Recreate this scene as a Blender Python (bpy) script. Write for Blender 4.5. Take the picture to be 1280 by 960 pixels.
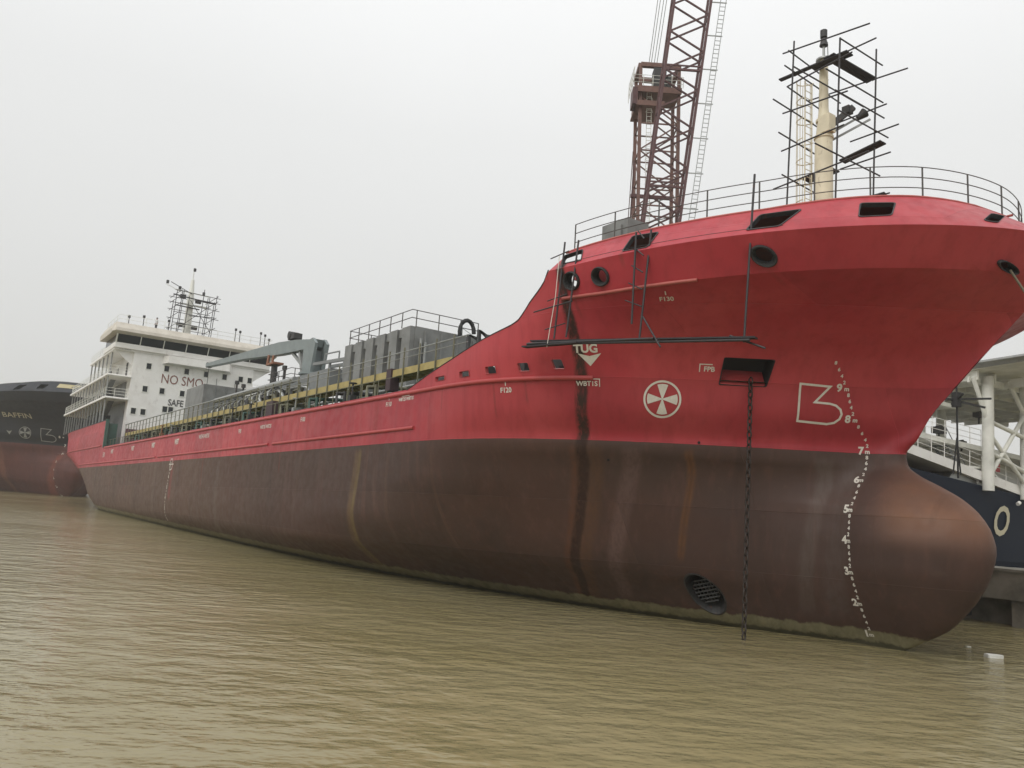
import bpy, bmesh, math, random
import numpy as np
from mathutils import Vector, Matrix
random.seed(7)
R = math.radians
for o in list(bpy.data.objects): bpy.data.objects.remove(o)
scn = bpy.context.scene
COL = scn.collection

# ------------------------------------------------------------------ camera
cam_d = bpy.data.cameras.new('camera'); cam = bpy.data.objects.new('camera', cam_d); COL.objects.link(cam)
cam_d.sensor_width = 36.0; cam_d.lens = 1030/1280*36; cam_d.clip_end = 4000; cam_d.clip_start = 0.1
PITCH, ROLL, EYE = R(8.4), R(4.0), 3.75
F = Vector((0, math.cos(PITCH), math.sin(PITCH))); U0 = Vector((0, -math.sin(PITCH), math.cos(PITCH))); R0 = Vector((1, 0, 0))
RR = R0*math.cos(ROLL)+U0*math.sin(ROLL); UU = -R0*math.sin(ROLL)+U0*math.cos(ROLL)
cam.matrix_world = Matrix(((RR.x, UU.x, -F.x, 0), (RR.y, UU.y, -F.y, 0), (RR.z, UU.z, -F.z, EYE), (0, 0, 0, 1)))
scn.camera = cam
scn.render.resolution_x = 1024; scn.render.resolution_y = 768

# ------------------------------------------------------------------ world: hazy overcast sky
SUN_EL, SUN_ROT = R(42), R(215)
w = bpy.data.worlds.new('World'); scn.world = w; w.use_nodes = True
nt = w.node_tree; nt.nodes.clear()
out = nt.nodes.new('ShaderNodeOutputWorld'); bg = nt.nodes.new('ShaderNodeBackground')
sky = nt.nodes.new('ShaderNodeTexSky'); sky.sky_type = 'NISHITA'; sky.sun_disc = False
sky.sun_elevation = SUN_EL; sky.sun_rotation = SUN_ROT; sky.dust_density = 6; sky.air_density = 1.0
hs = nt.nodes.new('ShaderNodeHueSaturation'); hs.inputs['Saturation'].default_value = 0.25
nt.links.new(sky.outputs[0], hs.inputs['Color'])
tc = nt.nodes.new('ShaderNodeTexCoord'); sp = nt.nodes.new('ShaderNodeSeparateXYZ'); nt.links.new(tc.outputs['Generated'], sp.inputs[0])
ramp = nt.nodes.new('ShaderNodeValToRGB'); nt.links.new(sp.outputs['Z'], ramp.inputs[0])
el = ramp.color_ramp.elements
el[0].position = 0.0; el[0].color = (5.0, 5.0, 4.88, 1)
el[1].position = 1.0; el[1].color = (11.6, 11.7, 11.8, 1)
e = el.new(0.12); e.color = (5.75, 5.78, 5.66, 1)
e = el.new(0.42); e.color = (6.9, 6.95, 6.9, 1)
nz = nt.nodes.new('ShaderNodeTexNoise'); nz.inputs['Scale'].default_value = 1.6; nz.inputs['Detail'].default_value = 3
nt.links.new(tc.outputs['Generated'], nz.inputs['Vector'])
mr = nt.nodes.new('ShaderNodeMapRange'); mr.inputs['To Min'].default_value = 0.94; mr.inputs['To Max'].default_value = 1.06
nt.links.new(nz.outputs['Fac'], mr.inputs['Value'])
vm = nt.nodes.new('ShaderNodeVectorMath'); vm.operation = 'SCALE'
nt.links.new(ramp.outputs[0], vm.inputs[0]); nt.links.new(mr.outputs[0], vm.inputs['Scale'])
mx = nt.nodes.new('ShaderNodeMix'); mx.data_type = 'RGBA'; mx.inputs[0].default_value = 0.9
nt.links.new(hs.outputs[0], mx.inputs[6]); nt.links.new(vm.outputs[0], mx.inputs[7])
nt.links.new(mx.outputs[2], bg.inputs['Color']); bg.inputs['Strength'].default_value = 0.13
nt.links.new(bg.outputs[0], out.inputs['Surface'])
sd = bpy.data.lights.new('sun', 'SUN'); sd.energy = 1.2; sd.angle = R(25); sd.color = (1, 0.96, 0.9)
sun = bpy.data.objects.new('sun', sd); COL.objects.link(sun)
sun_dir = Vector((math.sin(SUN_ROT)*math.cos(SUN_EL), math.cos(SUN_ROT)*math.cos(SUN_EL), math.sin(SUN_EL)))
sun.rotation_euler = sun_dir.to_track_quat('Z', 'Y').to_euler()
vs = scn.view_settings; vs.view_transform = 'Standard'; vs.look = 'None'; vs.gamma = 1; vs.exposure = 0.0; vs.use_curve_mapping = False
scn.cycles.volume_bounces = 1

# ------------------------------------------------------------------ helpers
class MB:
    def __init__(s, off=(0, 0, 0)): s.v = []; s.f = []; s.o = Vector(off); s.sm = []
    def add(s, vs, fs, smooth=False):
        b = len(s.v); s.v += [Vector(p) for p in vs]; s.f += [[b+i for i in f] for f in fs]; s.sm += [smooth]*len(fs)
    def box(s, c, d, ax=None):
        ax = ax or (Vector((1, 0, 0)), Vector((0, 1, 0)), Vector((0, 0, 1)))
        c = Vector(c); vs = []
        for k in (-.5, .5):
            for j in (-.5, .5):
                for i in (-.5, .5): vs.append(c+ax[0]*d[0]*i+ax[1]*d[1]*j+ax[2]*d[2]*k)
        s.add(vs, [(0, 2, 3, 1), (4, 5, 7, 6), (0, 1, 5, 4), (2, 6, 7, 3), (0, 4, 6, 2), (1, 3, 7, 5)])
    def bb(s, x0, x1, y0, y1, z0, z1): s.box(((x0+x1)/2, (y0+y1)/2, (z0+z1)/2), (abs(x1-x0), abs(y1-y0), abs(z1-z0)))
    def beam(s, p, q, w, h):   # rectangular bar p->q
        p = Vector(p); q = Vector(q); d = (q-p); L = d.length; d.normalize()
        up = Vector((0, 0, 1)) if abs(d.z) < .95 else Vector((1, 0, 0))
        y = up.cross(d).normalized(); z = d.cross(y)
        s.box((p+q)/2, (L, w, h), (d, y, z))
    def tube(s, pts, r, n=8, closed=False, r2=None):
        pts = [Vector(p) for p in pts]; m = len(pts); rings = []
        for i, p in enumerate(pts):
            if closed: d = pts[(i+1) % m]-pts[i-1]
            else: d = pts[min(i+1, m-1)]-pts[max(i-1, 0)]
            if d.length < 1e-9: d = Vector((0, 0, 1))
            d.normalize(); up = Vector((0, 0, 1)) if abs(d.z) < .9 else Vector((1, 0, 0))
            x = up.cross(d).normalized(); y = d.cross(x)
            rr = r if r2 is None else r+(r2-r)*i/max(1, m-1)
            rings.append([p+(x*math.cos(2*math.pi*k/n)+y*math.sin(2*math.pi*k/n))*rr for k in range(n)])
        vs = [q for g_ in rings for q in g_]; fs = []
        for i in range(m if closed else m-1):
            a = i*n; b = ((i+1) % m)*n
            for k in range(n): fs.append((a+k, a+(k+1) % n, b+(k+1) % n, b+k))
        s.add(vs, fs, n > 4)
        if not closed: s.add(rings[0], [tuple(range(n))[::-1]]); s.add(rings[-1], [tuple(range(n))])
    def prism(s, poly, dv):    # polygon points extruded along vector dv
        n = len(poly); dv = Vector(dv); vs = [Vector(p) for p in poly]+[Vector(p)+dv for p in poly]
        s.add(vs, [tuple(range(n))[::-1], tuple(range(n, 2*n))]+[(i, (i+1) % n, n+(i+1) % n, n+i) for i in range(n)])
    def build(s, name, m, parent=None, angle=35):
        me = bpy.data.meshes.new(name); me.from_pydata([tuple(p-s.o) for p in s.v], [], s.f); me.update()
        if any(s.sm): me.polygons.foreach_set('use_smooth', s.sm)
        me.materials.append(m); o = bpy.data.objects.new(name, me); COL.objects.link(o)
        if parent is not None: o.parent = parent
        if len(s.f) < 60000 and not any(s.sm): 
            bm = bmesh.new(); bm.from_mesh(me); bmesh.ops.recalc_face_normals(bm, faces=bm.faces); bm.to_mesh(me); bm.free()
        return o
def tag(o, label=None, cat=None, group=None, kind=None):
    if label: o['label'] = label
    if cat: o['category'] = cat
    if group: o['group'] = group
    if kind: o['kind'] = kind
    return o
def empty(name, mat4, label, cat, group=None):
    o = bpy.data.objects.new(name, None); COL.objects.link(o); o.empty_display_size = .5; o.matrix_world = mat4
    return tag(o, label, cat, group)

# ------------------------------------------------------------------ materials
class NT:
    def __init__(s, name):
        s.m = bpy.data.materials.new(name); s.m.use_nodes = True; s.t = s.m.node_tree; s.p = s.t.nodes['Principled BSDF']
    def n(s, ty, **kw):
        nd = s.t.nodes.new(ty)
        for k, v in kw.items(): setattr(nd, k, v)
        return nd
    def link(s, a, b): s.t.links.new(a, b)
    def setin(s, sock, v):
        if hasattr(v, 'links'): s.link(v, sock)
        else: sock.default_value = v
    def math(s, op, a, b=0.0, c=0.0, clamp=False):
        nd = s.n('ShaderNodeMath', operation=op); nd.use_clamp = clamp
        s.setin(nd.inputs[0], a); s.setin(nd.inputs[1], b); s.setin(nd.inputs[2], c); return nd.outputs[0]
    def noise(s, vec, scale, detail=3, rough=.5, sc=None):
        if sc:
            mp = s.n('ShaderNodeMapping'); mp.inputs['Scale'].default_value = sc; s.link(vec, mp.inputs[0]); vec = mp.outputs[0]
        nd = s.n('ShaderNodeTexNoise'); nd.inputs['Scale'].default_value = scale; nd.inputs['Detail'].default_value = detail
        nd.inputs['Roughness'].default_value = rough; s.link(vec, nd.inputs['Vector']); return nd.outputs['Fac']
    def sstep(s, v, lo, hi, a=0.0, b=1.0):
        nd = s.n('ShaderNodeMapRange', interpolation_type='SMOOTHSTEP'); s.setin(nd.inputs['Value'], v)
        nd.inputs['From Min'].default_value = lo; nd.inputs['From Max'].default_value = hi
        nd.inputs['To Min'].default_value = a; nd.inputs['To Max'].default_value = b; return nd.outputs[0]
    def mix(s, f, a, b, bt='MIX'):
        nd = s.n('ShaderNodeMix', data_type='RGBA', blend_type=bt)
        s.setin(nd.inputs[0], f); s.setin(nd.inputs[6], a); s.setin(nd.inputs[7], b); return nd.outputs[2]
    def bump(s, h, strength, dist, nrm=None):
        nd = s.n('ShaderNodeBump'); nd.inputs['Strength'].default_value = strength; nd.inputs['Distance'].default_value = dist
        s.link(h, nd.inputs['Height'])
        if nrm is not None: s.link(nrm, nd.inputs['Normal'])
        return nd.outputs[0]
    def objc(s): return s.n('ShaderNodeTexCoord').outputs['Object']
    def pos(s): return s.n('ShaderNodeNewGeometry').outputs['Position']
def C3(r, g, b): return (r, g, b, 1)
def simple(name, col, rough=.5, metal=0, dirt=.25, dscale=1.2, dcol=None, rust=0, spec=.5):
    k = NT(name); co = k.objc()
    f = k.noise(co, dscale, 5, .6); f2 = k.sstep(f, .35, .75)
    dc = dcol or tuple(c*.55 for c in col[:3])
    c = k.mix(k.math('MULTIPLY', f2, dirt), C3(*col[:3]), C3(*dc[:3]))
    if rust:
        rn = k.noise(co, dscale*3.1, 6, .65, (1, 1, .5)); c = k.mix(k.math('MULTIPLY', k.sstep(rn, .58, .7), rust), c, C3(.13, .045, .02))
    k.link(c, k.p.inputs['Base Color']); k.p.inputs['Roughness'].default_value = rough; k.p.inputs['Metallic'].default_value = metal
    k.p.inputs['Specular IOR Level'].default_value = spec
    return k.m
M = dict(
    cradle=simple('faded_orange', (.27, .12, .07), .7, dirt=.5, dscale=3),
    white=simple('white_paint', (.80, .79, .76), .45, dirt=.35, dscale=.5, dcol=(.50, .47, .41), rust=.15),
    cream=simple('cream_paint', (.74, .67, .50), .5, dirt=.4, dscale=1.5, rust=.3),
    offw=simple('off_white_steel', (.74, .74, .68), .5, dirt=.5, dscale=.7, dcol=(.33, .33, .29)),
    roofw=simple('weathered_cream', (.56, .52, .45), .6, dirt=.6, dscale=.8, dcol=(.36, .32, .26)),
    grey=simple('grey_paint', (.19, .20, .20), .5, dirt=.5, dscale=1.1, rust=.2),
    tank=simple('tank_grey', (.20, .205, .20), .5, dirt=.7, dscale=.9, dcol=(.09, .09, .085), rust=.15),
    cgrey=simple('crane_grey', (.20, .235, .235), .45, dirt=.4, dscale=1.2, rust=.2),
    yellow=simple('yellow_grating', (.40, .32, .12), .6, dirt=.5, dscale=2.0, dcol=(.22, .17, .06), rust=.25),
    olive=simple('olive_pipe', (.16, .155, .10), .55, dirt=.6, dscale=2.0, rust=.4),
    green=simple('deck_green', (.04, .09, .07), .6, dirt=.5, dscale=2, rust=.3),
    dark=simple('dark_steel', (.035, .035, .035), .6, dirt=.5, dscale=2, rust=.5),
    black=simple('black_rubber', (.018, .018, .018), .7, dirt=.2),
    pole=simple('scaffold_pole', (.045, .042, .045), .5, .3, dirt=.5, dscale=5, rust=.6),
    plank=simple('scaffold_plank', (.03, .028, .032), .8, dirt=.6, dscale=4),
    rail=simple('rail_paint', (.075, .07, .065), .5, dirt=.5, dscale=5, rust=.5),
    galv=simple('galvanised', (.33, .34, .33), .4, .5, dirt=.4, dscale=4),
    maroon=simple('crane_maroon', (.085, .030, .030), .55, dirt=.6, dscale=1.5, dcol=(.05, .02, .02), rust=.5),
    maroon2=simple('crane_rust', (.17, .085, .065), .6, dirt=.6, dscale=1.5, dcol=(.08, .04, .03), rust=.5),
    rust=simple('rusty_steel', (.26, .10, .045), .7, dirt=.7, dscale=3),
    glass=simple('dark_glass', (.012, .016, .017), .18, dirt=0, spec=.3),
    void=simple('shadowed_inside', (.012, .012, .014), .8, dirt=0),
    chain=simple('chain_steel', (.05, .04, .035), .6, .4, dirt=.7, dscale=6, rust=.6),
    mark=simple('white_marking', (.66, .64, .58), .5, dirt=.35, dscale=6, dcol=(.42, .36, .30)),
    brownl=simple('sign_brown', (.20, .07, .05), .5, dirt=.2),
    blackl=simple('sign_black', (.05, .05, .05), .5, dirt=.2),
    gold=simple('pale_lettering', (.50, .46, .33), .5, dirt=.3),
    navy=simple('navy_paint', (.006, .011, .024), .5, dirt=.4, dscale=.6, dcol=(.010, .016, .028), spec=.15),
    red=simple('red_trim', (.40, .055, .055), .5, dirt=.3, dscale=2),
    pink=simple('faded_red_trim', (.42, .10, .085), .5, dirt=.4, dscale=2),
    concrete=simple('quay_concrete', (.22, .205, .17), .85, dirt=.8, dscale=.8, dcol=(.07, .065, .05)),
    rope=simple('rope_fibre', (.20, .18, .14), .9, dirt=.3, dscale=8),
    skin=simple('skin', (.35, .2, .14), .6, dirt=0), cloth=simple('pale_shirt', (.5, .5, .5), .8, dirt=.1), trous=simple('dark_trousers', (.03, .03, .04), .8, dirt=.1),
    foam=simple('white_foam', (.7, .7, .66), .7, dirt=.3, dscale=9),
)
def hull_mat(name, top, low, top2, algae, k_trim, boot, streaks, zs=1.0, rough=.42, tscale=1.0, bulb=False):
    k = NT(name); co = k.objc(); pos = k.pos()
    s = k.n('ShaderNodeSeparateXYZ'); k.link(co, s.inputs[0]); X, Y, Z = s.outputs
    ws = k.n('ShaderNodeSeparateXYZ'); k.link(pos, ws.inputs[0]); WZ = ws.outputs[2]
    big = k.noise(co, .16/tscale, 4, .55, (1, 1, 1.4)); fine = k.noise(co, 2.2/tscale, 5, .6)
    stk = k.noise(co, 1.0/tscale, 5, .65, (2.6, 2.6, .10)); stk2 = k.noise(co, 1.0/tscale, 4, .6, (.7, .7, .05))
    patch = k.noise(co, .55/tscale, 3, .5, (1, 1, .8))
    # red topside: chalky rolled patches
    t = k.mix(k.sstep(big, .38, .62), C3(*top), C3(*top2))
    t = k.mix(k.math('MULTIPLY', k.sstep(stk, .42, .72), .36), t, C3(*(c*.62 for c in top)))
    t = k.mix(k.math('MULTIPLY', k.sstep(patch, .55, .60), .12), t, C3(*(min(1, c*1.35+.01) for c in top2)))
    l2 = tuple(c*q for c, q in zip(low, (1.7, 1.5, 1.45))); l3 = tuple(c*.6 for c in low)
    l = k.mix(k.sstep(big, .35, .65), C3(*low), C3(low[0]*1.2, low[1]*1.05, low[2]))
    l = k.mix(k.math('MULTIPLY', k.sstep(k.math('ADD', X, k.math('MULTIPLY', k.math('SUBTRACT', big, .5), 30)), -62, -18, 1, 0), .85 if bulb else 0), l, C3(.118, .072, .050))
    l = k.mix(k.math('MULTIPLY', k.sstep(stk, .48, .72), .5), l, C3(*l2))
    l = k.mix(k.math('MULTIPLY', k.sstep(stk2, .5, .75), .45), l, C3(*l3))
    l = k.mix(k.math('MULTIPLY', k.sstep(fine, .6, .72), .25), l, C3(.11, .075, .055))
    edge = k.math('ADD', Z, k.math('MULTIPLY', k.math('SUBTRACT', fine, .5), .035*tscale))
    c = k.mix(k.sstep(edge, boot-.012, boot+.012), l, t)
    if bulb:  # bulb top: faded rusty paint, lightened further by painted-in light from above
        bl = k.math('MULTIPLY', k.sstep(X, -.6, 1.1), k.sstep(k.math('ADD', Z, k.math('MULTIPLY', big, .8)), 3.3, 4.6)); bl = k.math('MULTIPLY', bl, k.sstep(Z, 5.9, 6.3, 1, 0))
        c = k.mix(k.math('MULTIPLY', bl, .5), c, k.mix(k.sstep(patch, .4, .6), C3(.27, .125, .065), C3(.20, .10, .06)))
    # stains: (x at z=0, slope, curvature, half width, zmin, zmax, colour, strength)
    for (c0, c1, c2, hw, z0, z1, colr, st) in streaks:
        xc = k.math('ADD', k.math('MULTIPLY', Z, c1), c0); xc = k.math('ADD', xc, k.math('MULTIPLY', k.math('MULTIPLY', Z, Z), c2))
        d = k.math('ABSOLUTE', k.math('SUBTRACT', X, xc)); d = k.math('ADD', d, k.math('MULTIPLY', k.math('SUBTRACT', stk, .5), hw*.55))
        m_ = k.sstep(d, hw*.35, hw, 1, 0); m_ = k.math('MULTIPLY', m_, k.sstep(Z, z0, z0+.5)); m_ = k.math('MULTIPLY', m_, k.sstep(Z, z1-.4, z1, 1, 0))
        side = k.math('MULTIPLY', k.sstep(Y, -.5, 0, 1, 0), k.sstep(k.noise(co, 3.0/tscale, 5, .7, (2.5, 2.5, .35)), .35, .6, .45, 1.0))
        c = k.mix(k.math('MULTIPLY', k.math('MULTIPLY', m_, side), st), c, C3(*colr))
    # slime band just over the water
    we = k.math('ADD', WZ, k.math('MULTIPLY', k.math('SUBTRACT', k.noise(co, 1.3, 6, .7, (1.6, 1.6, .5)), .5), .42))
    if algae:
        c = k.mix(k.sstep(we, algae-.06, algae+.04, .9, 0), c, k.mix(k.sstep(stk, .3, .7), C3(.16, .15, .085), C3(.25, .23, .14)))
        c = k.mix(k.sstep(we, .10, .2, .8, 0), c, C3(.035, .034, .02))
    k.link(c, k.p.inputs['Base Color'])
    k.link(k.math('ADD', k.sstep(fine, .3, .8, rough-.04, rough+.16), k.sstep(Z, boot-.02, boot+.02, .16, 0)), k.p.inputs['Roughness']); k.p.inputs['Specular IOR Level'].default_value = .36
    # plating: weld seams and slightly dished panels
    cmb = k.n('ShaderNodeCombineXYZ'); k.link(X, cmb.inputs[0]); k.link(Z, cmb.inputs[1])
    br = k.n('ShaderNodeTexBrick'); k.link(cmb.outputs[0], br.inputs['Vector']); br.inputs['Scale'].default_value = 1/tscale
    br.inputs['Brick Width'].default_value = 7.1; br.inputs['Row Height'].default_value = 2.12; br.inputs['Mortar Size'].default_value = .012; br.inputs['Mortar Smooth'].default_value = .6
    blk = k.n('ShaderNodeHueSaturation'); k.link(c, blk.inputs['Color']); bb_ = k.n('ShaderNodeSeparateColor'); br.inputs['Color1'].default_value = (0, 0, 0, 1); br.inputs['Color2'].default_value = (1, 1, 1, 1); br.inputs['Mortar'].default_value = (.9, .9, .9, 1)
    k.link(br.outputs['Color'], bb_.inputs[0]); k.link(k.sstep(bb_.outputs[0], 0, 1, .89, 1.09), blk.inputs['Value']); k.link(blk.outputs[0], k.p.inputs['Base Color'])
    w1 = k.math('SINE', k.math('MULTIPLY', X, 2*math.pi/.71/tscale)); dish = k.math('ADD', k.math('MULTIPLY', w1, .25), k.math('MULTIPLY', big, 3.0))
    h = k.math('ADD', k.math('MULTIPLY', br.outputs['Fac'], .010), k.math('MULTIPLY', dish, .004))
    h = k.math('ADD', h, k.math('MULTIPLY', fine, .0018)); h = k.math('ADD', h, k.math('MULTIPLY', k.noise(co, .8, 2, .4), .018))
    k.link(k.bump(h, .8, 1.0), k.p.inputs['Normal'])
    return k.m

def pchip(xs,ys,x):
    xs=np.asarray(xs,float); ys=np.asarray(ys,float); h=np.diff(xs); d=np.diff(ys)/h
    m=np.zeros(len(xs)); m[0]=d[0]; m[-1]=d[-1]
    for i in range(1,len(xs)-1):
        if d[i-1]*d[i]>0:
            w1=2*h[i]+h[i-1]; w2=h[i]+2*h[i-1]; m[i]=(w1+w2)/(w1/d[i-1]+w2/d[i])
    x=np.clip(x,xs[0],xs[-1]); i=np.clip(np.searchsorted(xs,x)-1,0,len(xs)-2)
    t=(x-xs[i])/h[i]
    return ys[i]*(1+2*t)*(1-t)**2+m[i]*h[i]*t*(1-t)**2+ys[i+1]*t*t*(3-2*t)+m[i+1]*h[i]*t*t*(t-1)
STZ=[-1,0,.4,.81,1.22,1.88,2.62,3.34,3.86,4.4,4.88,5.3,5.64,5.99,6.35,6.83,7.6,8.45,9.49,10.49,11.3,12.0,12.45]
STA=[-17.2,-15.0,-14.3,-13.6,-13.2,-12.7,-12.35,-12.2,-12.3,-12.6,-13.1,-13.8,-14.45,-14.85,-14.9,-14.5,-14.0,-13.2,-12.2,-11.2,-10.4,-9.9,-9.6]
def zlk(a): return 11.0+.4*np.clip((a+20)/9.,0,1)
def zuk(a): return 12.0+.45*np.clip((a+21)/11.,0,1)
def ztp(a): return 12.75+.8*np.clip((a+22)/10.,0,1)**.7+.24*np.clip((a+15.5)/3.,0,1)
def stem(z,):
    if z<=12.45: return float(pchip(STZ,STA,z))
    return -9.6-(z-12.45)*1.45
TPX=[(-200,11.8),(-105.02,11.8),(-105,8.6),(-31.2,8.6),(-30.2,8.87),(-29.4,9.1),(-27.5,9.55),(-25.6,10.05),(-24.1,10.38),(-23.7,10.52),(-23.4,10.8),(-23.1,11.1),(-22.56,11.48),(-22.12,11.85),(-22.08,12.3),(-22.03,12.75)]
def ztop(a):
    if a>-22.0: return float(ztp(a))
    return float(np.interp(a,[p[0] for p in TPX],[p[1] for p in TPX]))
def g(u,p,q):
    u=min(max(u,0.),1.); return (1-(1-u)**p)**q
# levels below lower knuckle: z, B, p, q, L, start of entrance (None=stem)
LV=[(-1.0,5.0,4,1,70,-20),(-.3,6.3,5,1,66,-17),(0.2,7.6,5,1,60,-16.2),(.7,8.8,4.2,1,52,-15.8),(1.2,9.5,3.6,1,44,-15.6),(2,10.1,3,1,32,-15.5),(3.5,10.3,2.3,1.05,21,-15.4),(5,10.3,2.6,1.3,17.6,-15.3),(6.35,10.3,2.85,1.38,16.2,-15.05),(7.4,10.3,2.95,1.58,16,None),(8.5,10.3,3,1.95,16,None),(9.3,10.3,3,2.1,16,None),(10.3,10.25,2.6,1.35,16,None),(11.2,10.15,2.2,.65,16,None)]
def BB(z): # bulb half breadth
    return float(np.interp(z,[-.6,0,.35,1.46,2.46,3.5,4.47,5.4,5.8,6.1,6.6,7.4],[0,.35,.6,1.25,1.72,1.87,1.68,1.05,.75,.55,.33,.0]))
def lev(L,a,s):
    z,B,p,q,LL,st=L
    st=s if st is None else min(st,s)
    return B*g((st-a)/LL,p,q)
def stern(a,z):
    z0=np.interp(z,[0,1,3,6.35,8.5,12],[-92,-100,-108,-117,-128,-132]); z1=np.interp(z,[0,1,3,6.35,8.5,12],[-122,-126,-131,-140,-146,-146.2])
    bt=np.interp(z,[0,4,5,6.35,8.5,12],[0,0,1.5,5.5,8.4,9.2])/10.3
    v=min(max((z0-a)/(z0-z1),0),1)
    return bt+(1-bt)*(1-v**2.4)
def sternend(z): return float(np.interp(z,[-1,0,1,3,6.35,8.5,12],[-124,-128,-132,-136,-141,-146,-146.2]))
def hb(a,z):
    s=stem(z)
    if a>=s: return 0.
    k1,k2,k3=float(zlk(a)),float(zuk(a)),float(ztp(a))
    if z<=k1:
        zz=z if z<9.3 else 9.3+(z-9.3)*(11.2-9.3)/(k1-9.3)
        zs=[L[0] for L in LV]; i=int(np.clip(np.searchsorted(zs,zz)-1,0,len(LV)-2))
        lo=max(0,i-1); hi=min(len(LV),i+3)
        b=float(pchip(zs[lo:hi],[lev(L,a,s) for L in LV[lo:hi]],zz))
        if z<7.4:
            d=s-a; Lb=float(np.interp(z,[4.6,6,7.4],[3.4,1.2,.5])); w=BB(z)
            bu=w*np.sqrt(max(0,1-(1-min(d/Lb,1))**2)); 
            if d>Lb: bu=w*max(0,1-(d-Lb)/9)
            b=(b**3+bu**3)**(1/3.)
    else:
        d_=s-a; w_=np.exp(-d_/2.5); sh=lambda st: a+(st-s)*w_
        b1=lev((0,10.15,2.2,.65,16,None),sh(stem(k1)),stem(k1)); b2=lev((0,10.2,2.2,.6,16,None),sh(stem(12.45)),stem(12.45))
        if z<=k2:
            t=(z-k1)/(k2-k1); 
            # hold b near stem
            b=b1+(b2-b1)*t
        else:
            b3=lev((0,10.05,1.75,.5,16,None),sh(-11.1),-11.1); t=min(1,(z-k2)/(k3-k2)); b=b2+(b3-b2)*t
    if a<-80: b*=stern(a,z)
    return max(b,0.)
def make_hull(ztf, step=1.0, coarse=1.0):
    """closed-bow ship shell, half breadth hb(a, z); returns a bmesh in ship coordinates (x=a+15, y=-b, z)"""
    As = [-15.0]; e_ = 0
    for d in (.006, .02, .05, .09, .14, .2, .28, .38, .5, .64, .8, 1.0): As.append(-15-d)
    a = -16.2
    while a > -33: As.append(a); a -= .3*coarse
    while a > -146: As.append(a); a -= 1.3*coarse
    for x in (-105.02, -105.0): As.append(x)
    As.append(-146.0); As = sorted(set(round(v, 4) for v in As))
    zf = [-1, -.6, -.3, 0, .2, .4, .6, .8]+[1+.25*i*1 for i in range(40)]
    zf = sorted(set([z for z in zf if z < 10.98]+([4.6+.1*i for i in range(24)] if coarse < 1.5 else [])))
    zf = [z for i, z in enumerate(zf) if i == 0 or z-zf[i-1] > .03]
    rows = [('f', z) for z in zf]+[('k', t) for t in (0, .25, .5, .75)]+[('u', t) for t in (0, .2, .4, .6, .8, 1.0)]
    def pt(A, row):
        ty, v = row
        a_ = A; z = 0
        for it in range(3):
            if ty == 'f': z = v+(float(zlk(a_))-11.0)*max(0, (v-9)/2)
            elif ty == 'k': z = float(zlk(a_))*(1-v)+float(zuk(a_))*v
            else: z = float(zuk(a_))*(1-v)+float(ztp(a_))*v
            z = min(z, ztf(a_))
            f_ = min(max((A+28)/13., 0), 1); g_ = min(max((-120-A)/26., 0), 1)
            a_ = A+(stem(z)+15)*f_+(sternend(z)+146)*g_
        b = 0. if A >= -15.0 else hb(a_, z)
        return a_, b, z
    bm = bmesh.new(); grid = {}
    for sgn in (1, -1):
        for i, A in enumerate(As):
            for j, r_ in enumerate(rows):
                a_, b, z = pt(A, r_) if sgn == 1 else grid[(1, i, j)][1]
                v = bm.verts.new((a_+15, -b*sgn, z)); grid[(sgn, i, j)] = (v, (a_, b, z))
    for sgn in (1, -1):
        for i in range(len(As)-1):
            for j in range(len(rows)-1):
                q = [grid[(sgn, i, j)][0], grid[(sgn, i+1, j)][0], grid[(sgn, i+1, j+1)][0], grid[(sgn, i, j+1)][0]]
                bm.faces.new(q if sgn == 1 else q[::-1])
    for j in range(len(rows)-1):   # transom
        bm.faces.new([grid[(1, 0, j)][0], grid[(1, 0, j+1)][0], grid[(-1, 0, j+1)][0], grid[(-1, 0, j)][0]])
    bmesh.ops.remove_doubles(bm, verts=bm.verts, dist=.0008)
    bmesh.ops.dissolve_degenerate(bm, edges=bm.edges, dist=.0005)
    return bm, As, pt
def surf(a, z): return Vector((a+15, -hb(a, z), z))
def nrm(a, z, e_=.05):
    du = surf(a+e_, z)-surf(a-e_, z); dv = surf(a, z+e_)-surf(a, z-e_); n_ = du.cross(dv); n_.normalize()
    return n_ if n_.y < 0 else -n_
def cut_hole(bm, pts, C_, N_, rad):
    faces = None
    cand = [f for f in bm.faces if (f.calc_center_median()-C_).length < rad and f.normal.dot(N_) > .3 or any((v.co-C_).length < rad*.8 for v in f.verts) and f.normal.dot(N_) > .3]
    n = len(pts)
    planes = []
    for i in range(n):
        p, q = pts[i], pts[(i+1) % n]; pn = (q-p).cross(N_).normalized()
        if (C_-p).dot(pn) > 0: pn = -pn
        planes.append((p, pn))
        fs = [f for f in cand if f.is_valid]
        geom = set(fs)
        for f in fs: geom.update(f.edges); geom.update(f.verts)
        r_ = bmesh.ops.bisect_plane(bm, geom=list(geom), plane_co=p, plane_no=pn, dist=1e-5)
        cand = list({f for f in r_['geom'] if isinstance(f, bmesh.types.BMFace)}|{f for f in cand if f.is_valid})
    kill = []
    for f in cand:
        if not f.is_valid: continue
        c = f.calc_center_median()
        if abs((c-C_).dot(N_)) < 1.2 and all((c-p).dot(pn) < 1e-4 for p, pn in planes): kill.append(f)
    bmesh.ops.delete(bm, geom=kill, context='FACES')
def bm_obj(bm, name, m, parent, smooth_angle=None):
    me = bpy.data.meshes.new(name); bm.to_mesh(me); bm.free()
    if smooth_angle:
        me.polygons.foreach_set('use_smooth', [True]*len(me.polygons)); me.set_sharp_from_angle(angle=R(smooth_angle))
    me.materials.append(m); o = bpy.data.objects.new(name, me); COL.objects.link(o); o.parent = parent
    return o
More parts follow.
